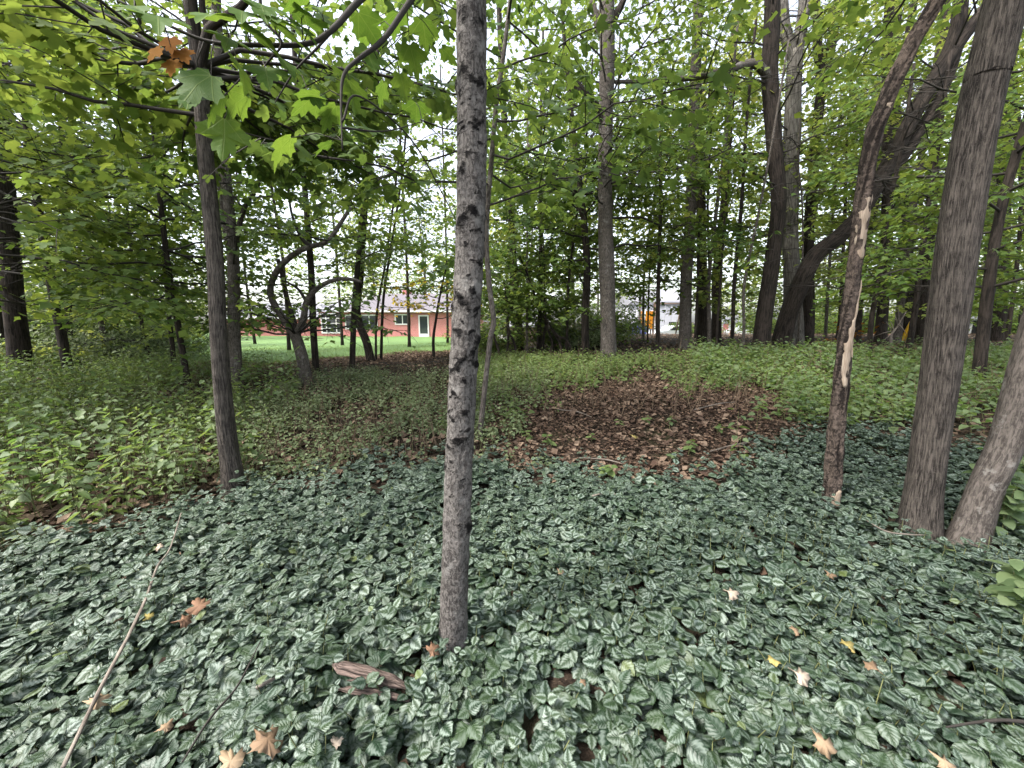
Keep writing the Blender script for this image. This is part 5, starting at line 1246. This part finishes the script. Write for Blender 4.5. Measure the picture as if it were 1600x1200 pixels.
wood_piece('log', 'thin splinter wedged between the two rotten log pieces', [L3(542, 1063, 0.130), L3(570, 1066, 0.125), L3(610, 1074, 0.110)], [.002, .009, .009, .003], 'rotwood', .7, 50, 24, rough=.18, group='rotten log pieces')
wood_piece('stick', 'long pale stick lying across the ground cover on the left', [L3(98, 1200, 0.170), L3(146, 1098, 0.170), L3(160, 1070, 0.175), L3(190, 1014, 0.180), L3(205, 985, 0.180), L3(228, 935, 0.170), L3(246, 885, 0.165), L3(266, 856, 0.160), L3(283, 802, 0.170)], [.0062, .0068, .0066, .006, .005, .003], 'stick', 1, 60, 10, 'stick', rough=.08)
wood_piece('stick', 'thin dark twig lying right of the long pale stick', [L3(285, 1190, 0.160), L3(330, 1120, 0.150), L3(372, 1070, 0.160), L3(408, 1000, 0.150)], [.003, .004, .004, .002], 'twig', 1, 30, 6, 'stick')
wood_piece('stick', 'dark twig at the lower right corner', [L3(1478, 1136, 0.130), L3(1530, 1128, 0.140), L3(1570, 1125, 0.150), L3(1640, 1132, 0.150)], [.003, .005, .006, .006], 'twig', 1, 30, 6, 'stick')
wood_piece('stick', 'short stick end poking out left of the log', [L3(400, 1076, 0.140), L3(442, 1052, 0.145)], [.007, .006], 'stick', 1, 12, 8, 'stick')
wood_piece('stick', 'fallen twig along the edge of the ground cover before the mulch heap', [L3(925, 775, 0.150), L3(950, 771, 0.150), L3(985, 778, 0.130)], [.006, .007, .004], 'stick', 1, 14, 6, 'stick')
wood_piece('stick', 'thin twig curving below the foot of the large furrowed trunk', [L3(1352, 812, 0.130), L3(1385, 830, 0.150), L3(1420, 835, 0.150), L3(1450, 836, 0.130)], [.004, .005, .005, .003], 'stick', 1, 20, 6, 'stick')

for a_, b_, lab in [((870, 640), (925, 652), 'short grey twig on the far left slope of the mulch heap'), ((1085, 640), (1150, 628), 'long grey twig on the far right of the mulch heap'), ((905, 715), (985, 728), 'thin twig along the near foot of the mulch heap'), ((1110, 705), (1180, 690), 'grey twig on the right end of the mulch heap'), ((395, 772), (455, 745), 'thin twig on the litter beside the forked maple'), ((540, 700), (640, 712), 'pale twig on the litter between the forked maple and the knotted tree')]:
    wood_piece('stick', lab, [L3(*a_, .05), L3((a_[0] + b_[0]) / 2 + 4, (a_[1] + b_[1]) / 2 - 3, .06), L3(*b_, .05)], [.006, .007, .003], 'stick', 1, 14, 6, 'stick')
# ------------------------------------------------------------------ overhanging branches of the knotted maple with large near leaves
b1 = np.array(t1.location)
def ov_branch(pts, r0, r1):
    sp = spline([np.asarray(p) - b1 for p in pts], 40); m = MB(); m.tube(sp, np.linspace(r0, r1, 40), 7, trunk_noise(.08, 3, 4)); m.build('branch', M['twig'], t1); return sp
s1 = ov_branch([P(738, -140, 1.53), P(690, -60, 1.45), P(642, 0, 1.38), P(600, 60, 1.3), P(560, 92, 1.26), P(538, 115, 1.22), P(533, 155, 1.2), P(535, 235, 1.16)], .011, .002)
s2 = ov_branch([P(736, -220, 1.52), P(640, -70, 1.35), P(562, 0, 1.22), P(520, 45, 1.16), P(480, 68, 1.12), P(400, 70, 1.04), P(330, 66, 1.0), P(260, 38, .98), P(180, -2, .96)], .010, .002)
s3 = ov_branch([P(545, 18, 1.2), P(500, 70, 1.2), P(460, 112, 1.22), P(430, 160, 1.25)], .004, .0015)
s4 = ov_branch([P(405, -10, 1.05), P(412, 30, 1.05), P(440, 66, 1.06), P(420, 95, 1.06), P(400, 120, 1.05)], .004, .0015)
s5 = ov_branch([P(535, 190, 1.18), P(560, 150, 1.25), P(640, 215, 1.4), P(690, 300, 1.5), P(720, 360, 1.6)], .0035, .0015)
s6 = ov_branch([P(536, 200, 1.18), P(600, 205, 1.3), P(660, 190, 1.4)], .003, .0012)
allp = np.concatenate([s1[12:], s2[12:], s3, s4, s5[5:], s6[5:]])
big = [(300, 150, .95), (330, 118, .95), (350, 150, .98), (420, 30, 1.0), (380, 20, .98), (345, 30, .97), (455, 30, 1.05), (470, 10, 1.05), (395, 55, 1.0), (430, 85, 1.05), (370, 95, 1.0), (455, 215, 1.15), (518, 222, 1.18), (480, 140, 1.2), (500, 150, 1.2), (415, 105, 1.02),
       (250, 25, .95), (520, 100, 1.25), (560, 20, 1.25), (600, 130, 1.35), (590, 40, 1.35), (640, 70, 1.45), (385, 150, 1.05), (350, 185, 1.05), (480, 40, 1.1), (440, 50, 1.05), (525, 165, 1.2), (545, 125, 1.25), (210, 10, .95), (360, 60, 1.0),
       (620, 20, 1.4), (660, 30, 1.45), (575, 75, 1.3), (405, 5, .98), (500, 15, 1.1), (625, 115, 1.42), (650, 160, 1.5), (690, 75, 1.5)]
hi_me = []
for q in range(6):
    zz = MAPLE_HI[0].copy(); zz[:, 2] += .05 * np.sin(zz[:, 0] * 8 + q) * zz[:, 1] - (.1 + .06 * q) * zz[:, 1] ** 2 - .15 * (q % 3) * zz[:, 0] ** 2
    o = add_mesh('leaf', zz, [MAPLE_HI[1]], M['leafV'], t1, True, uv=MAPLE_HI[2], rnd=np.full(len(zz), .15 + q / 8)); hi_me.append(o.data); bpy.data.objects.remove(o)
pet = MB()
for k, (x, y, Yd) in enumerate(big):
    p = P(x, y, Yd) - b1; i = int(np.argmin(np.linalg.norm(allp - p, axis=1))); a = allp[i]; L = np.linalg.norm(p - a)
    pet.tube(np.array([a, (a + p) / 2 + (0, 0, .015), p]), [.0016, .0013, .001], 4, cap=False)
    d = (p - a) / (L + 1e-6) + rng.normal(0, .35, 3); d[2] = d[2] * .3 - .35
    fr_ = frames(d[None], np.array([(rng.normal(0, .3), -.15 + rng.normal(0, .3), 1)]))[0] * (.086 * rng.uniform(.75, 1.2))
    o = bpy.data.objects.new('leaf', hi_me[k % 6]); C.objects.link(o); o.parent = t1
    m = Matrix.Identity(4)
    for r_ in range(3):
        for c_ in range(3): m[r_][c_] = fr_[r_, c_]
        m[r_][3] = p[r_]
    o.matrix_local = m
pk = pet.build('petioles', M['twig'], t1); pk['kind'] = 'stuff'
# two orange leaves and a near leaf at the right edge
for lab, x, y, Yd, mt, sz in [('orange maple leaves hanging left of the forked trunk', 268, 78, 1.5, 'leafO', .07)]:
    o = empty('orange_leaf_cluster', P(x, y, Yd))
    for q, (dx, dz) in enumerate([(-.03, .0), (.03, .0), (.0, -.03), (.01, .03)]):
        v, f, u, rr = scatter(MAPLE_HI, np.array([(dx, rng.normal(0, .01), dz)]), frames(np.array([(dx * 10, -.2, -.4)]), np.array([(0, -.7, .6)])), np.array([sz]), np.array([rng.random()])); add_mesh('leaf', v, [f], M[mt], o, True, rnd=rr)
    m = MB(); m.tube(np.array([(0, 0, 0), P(262, 55, 1.4) - P(x, y, Yd), P(255, 36, .99) - P(x, y, Yd)]), [.001, .0015, .002], 4); m.build('petiole', M['twig'], o); tag(o, lab, 'leaves')
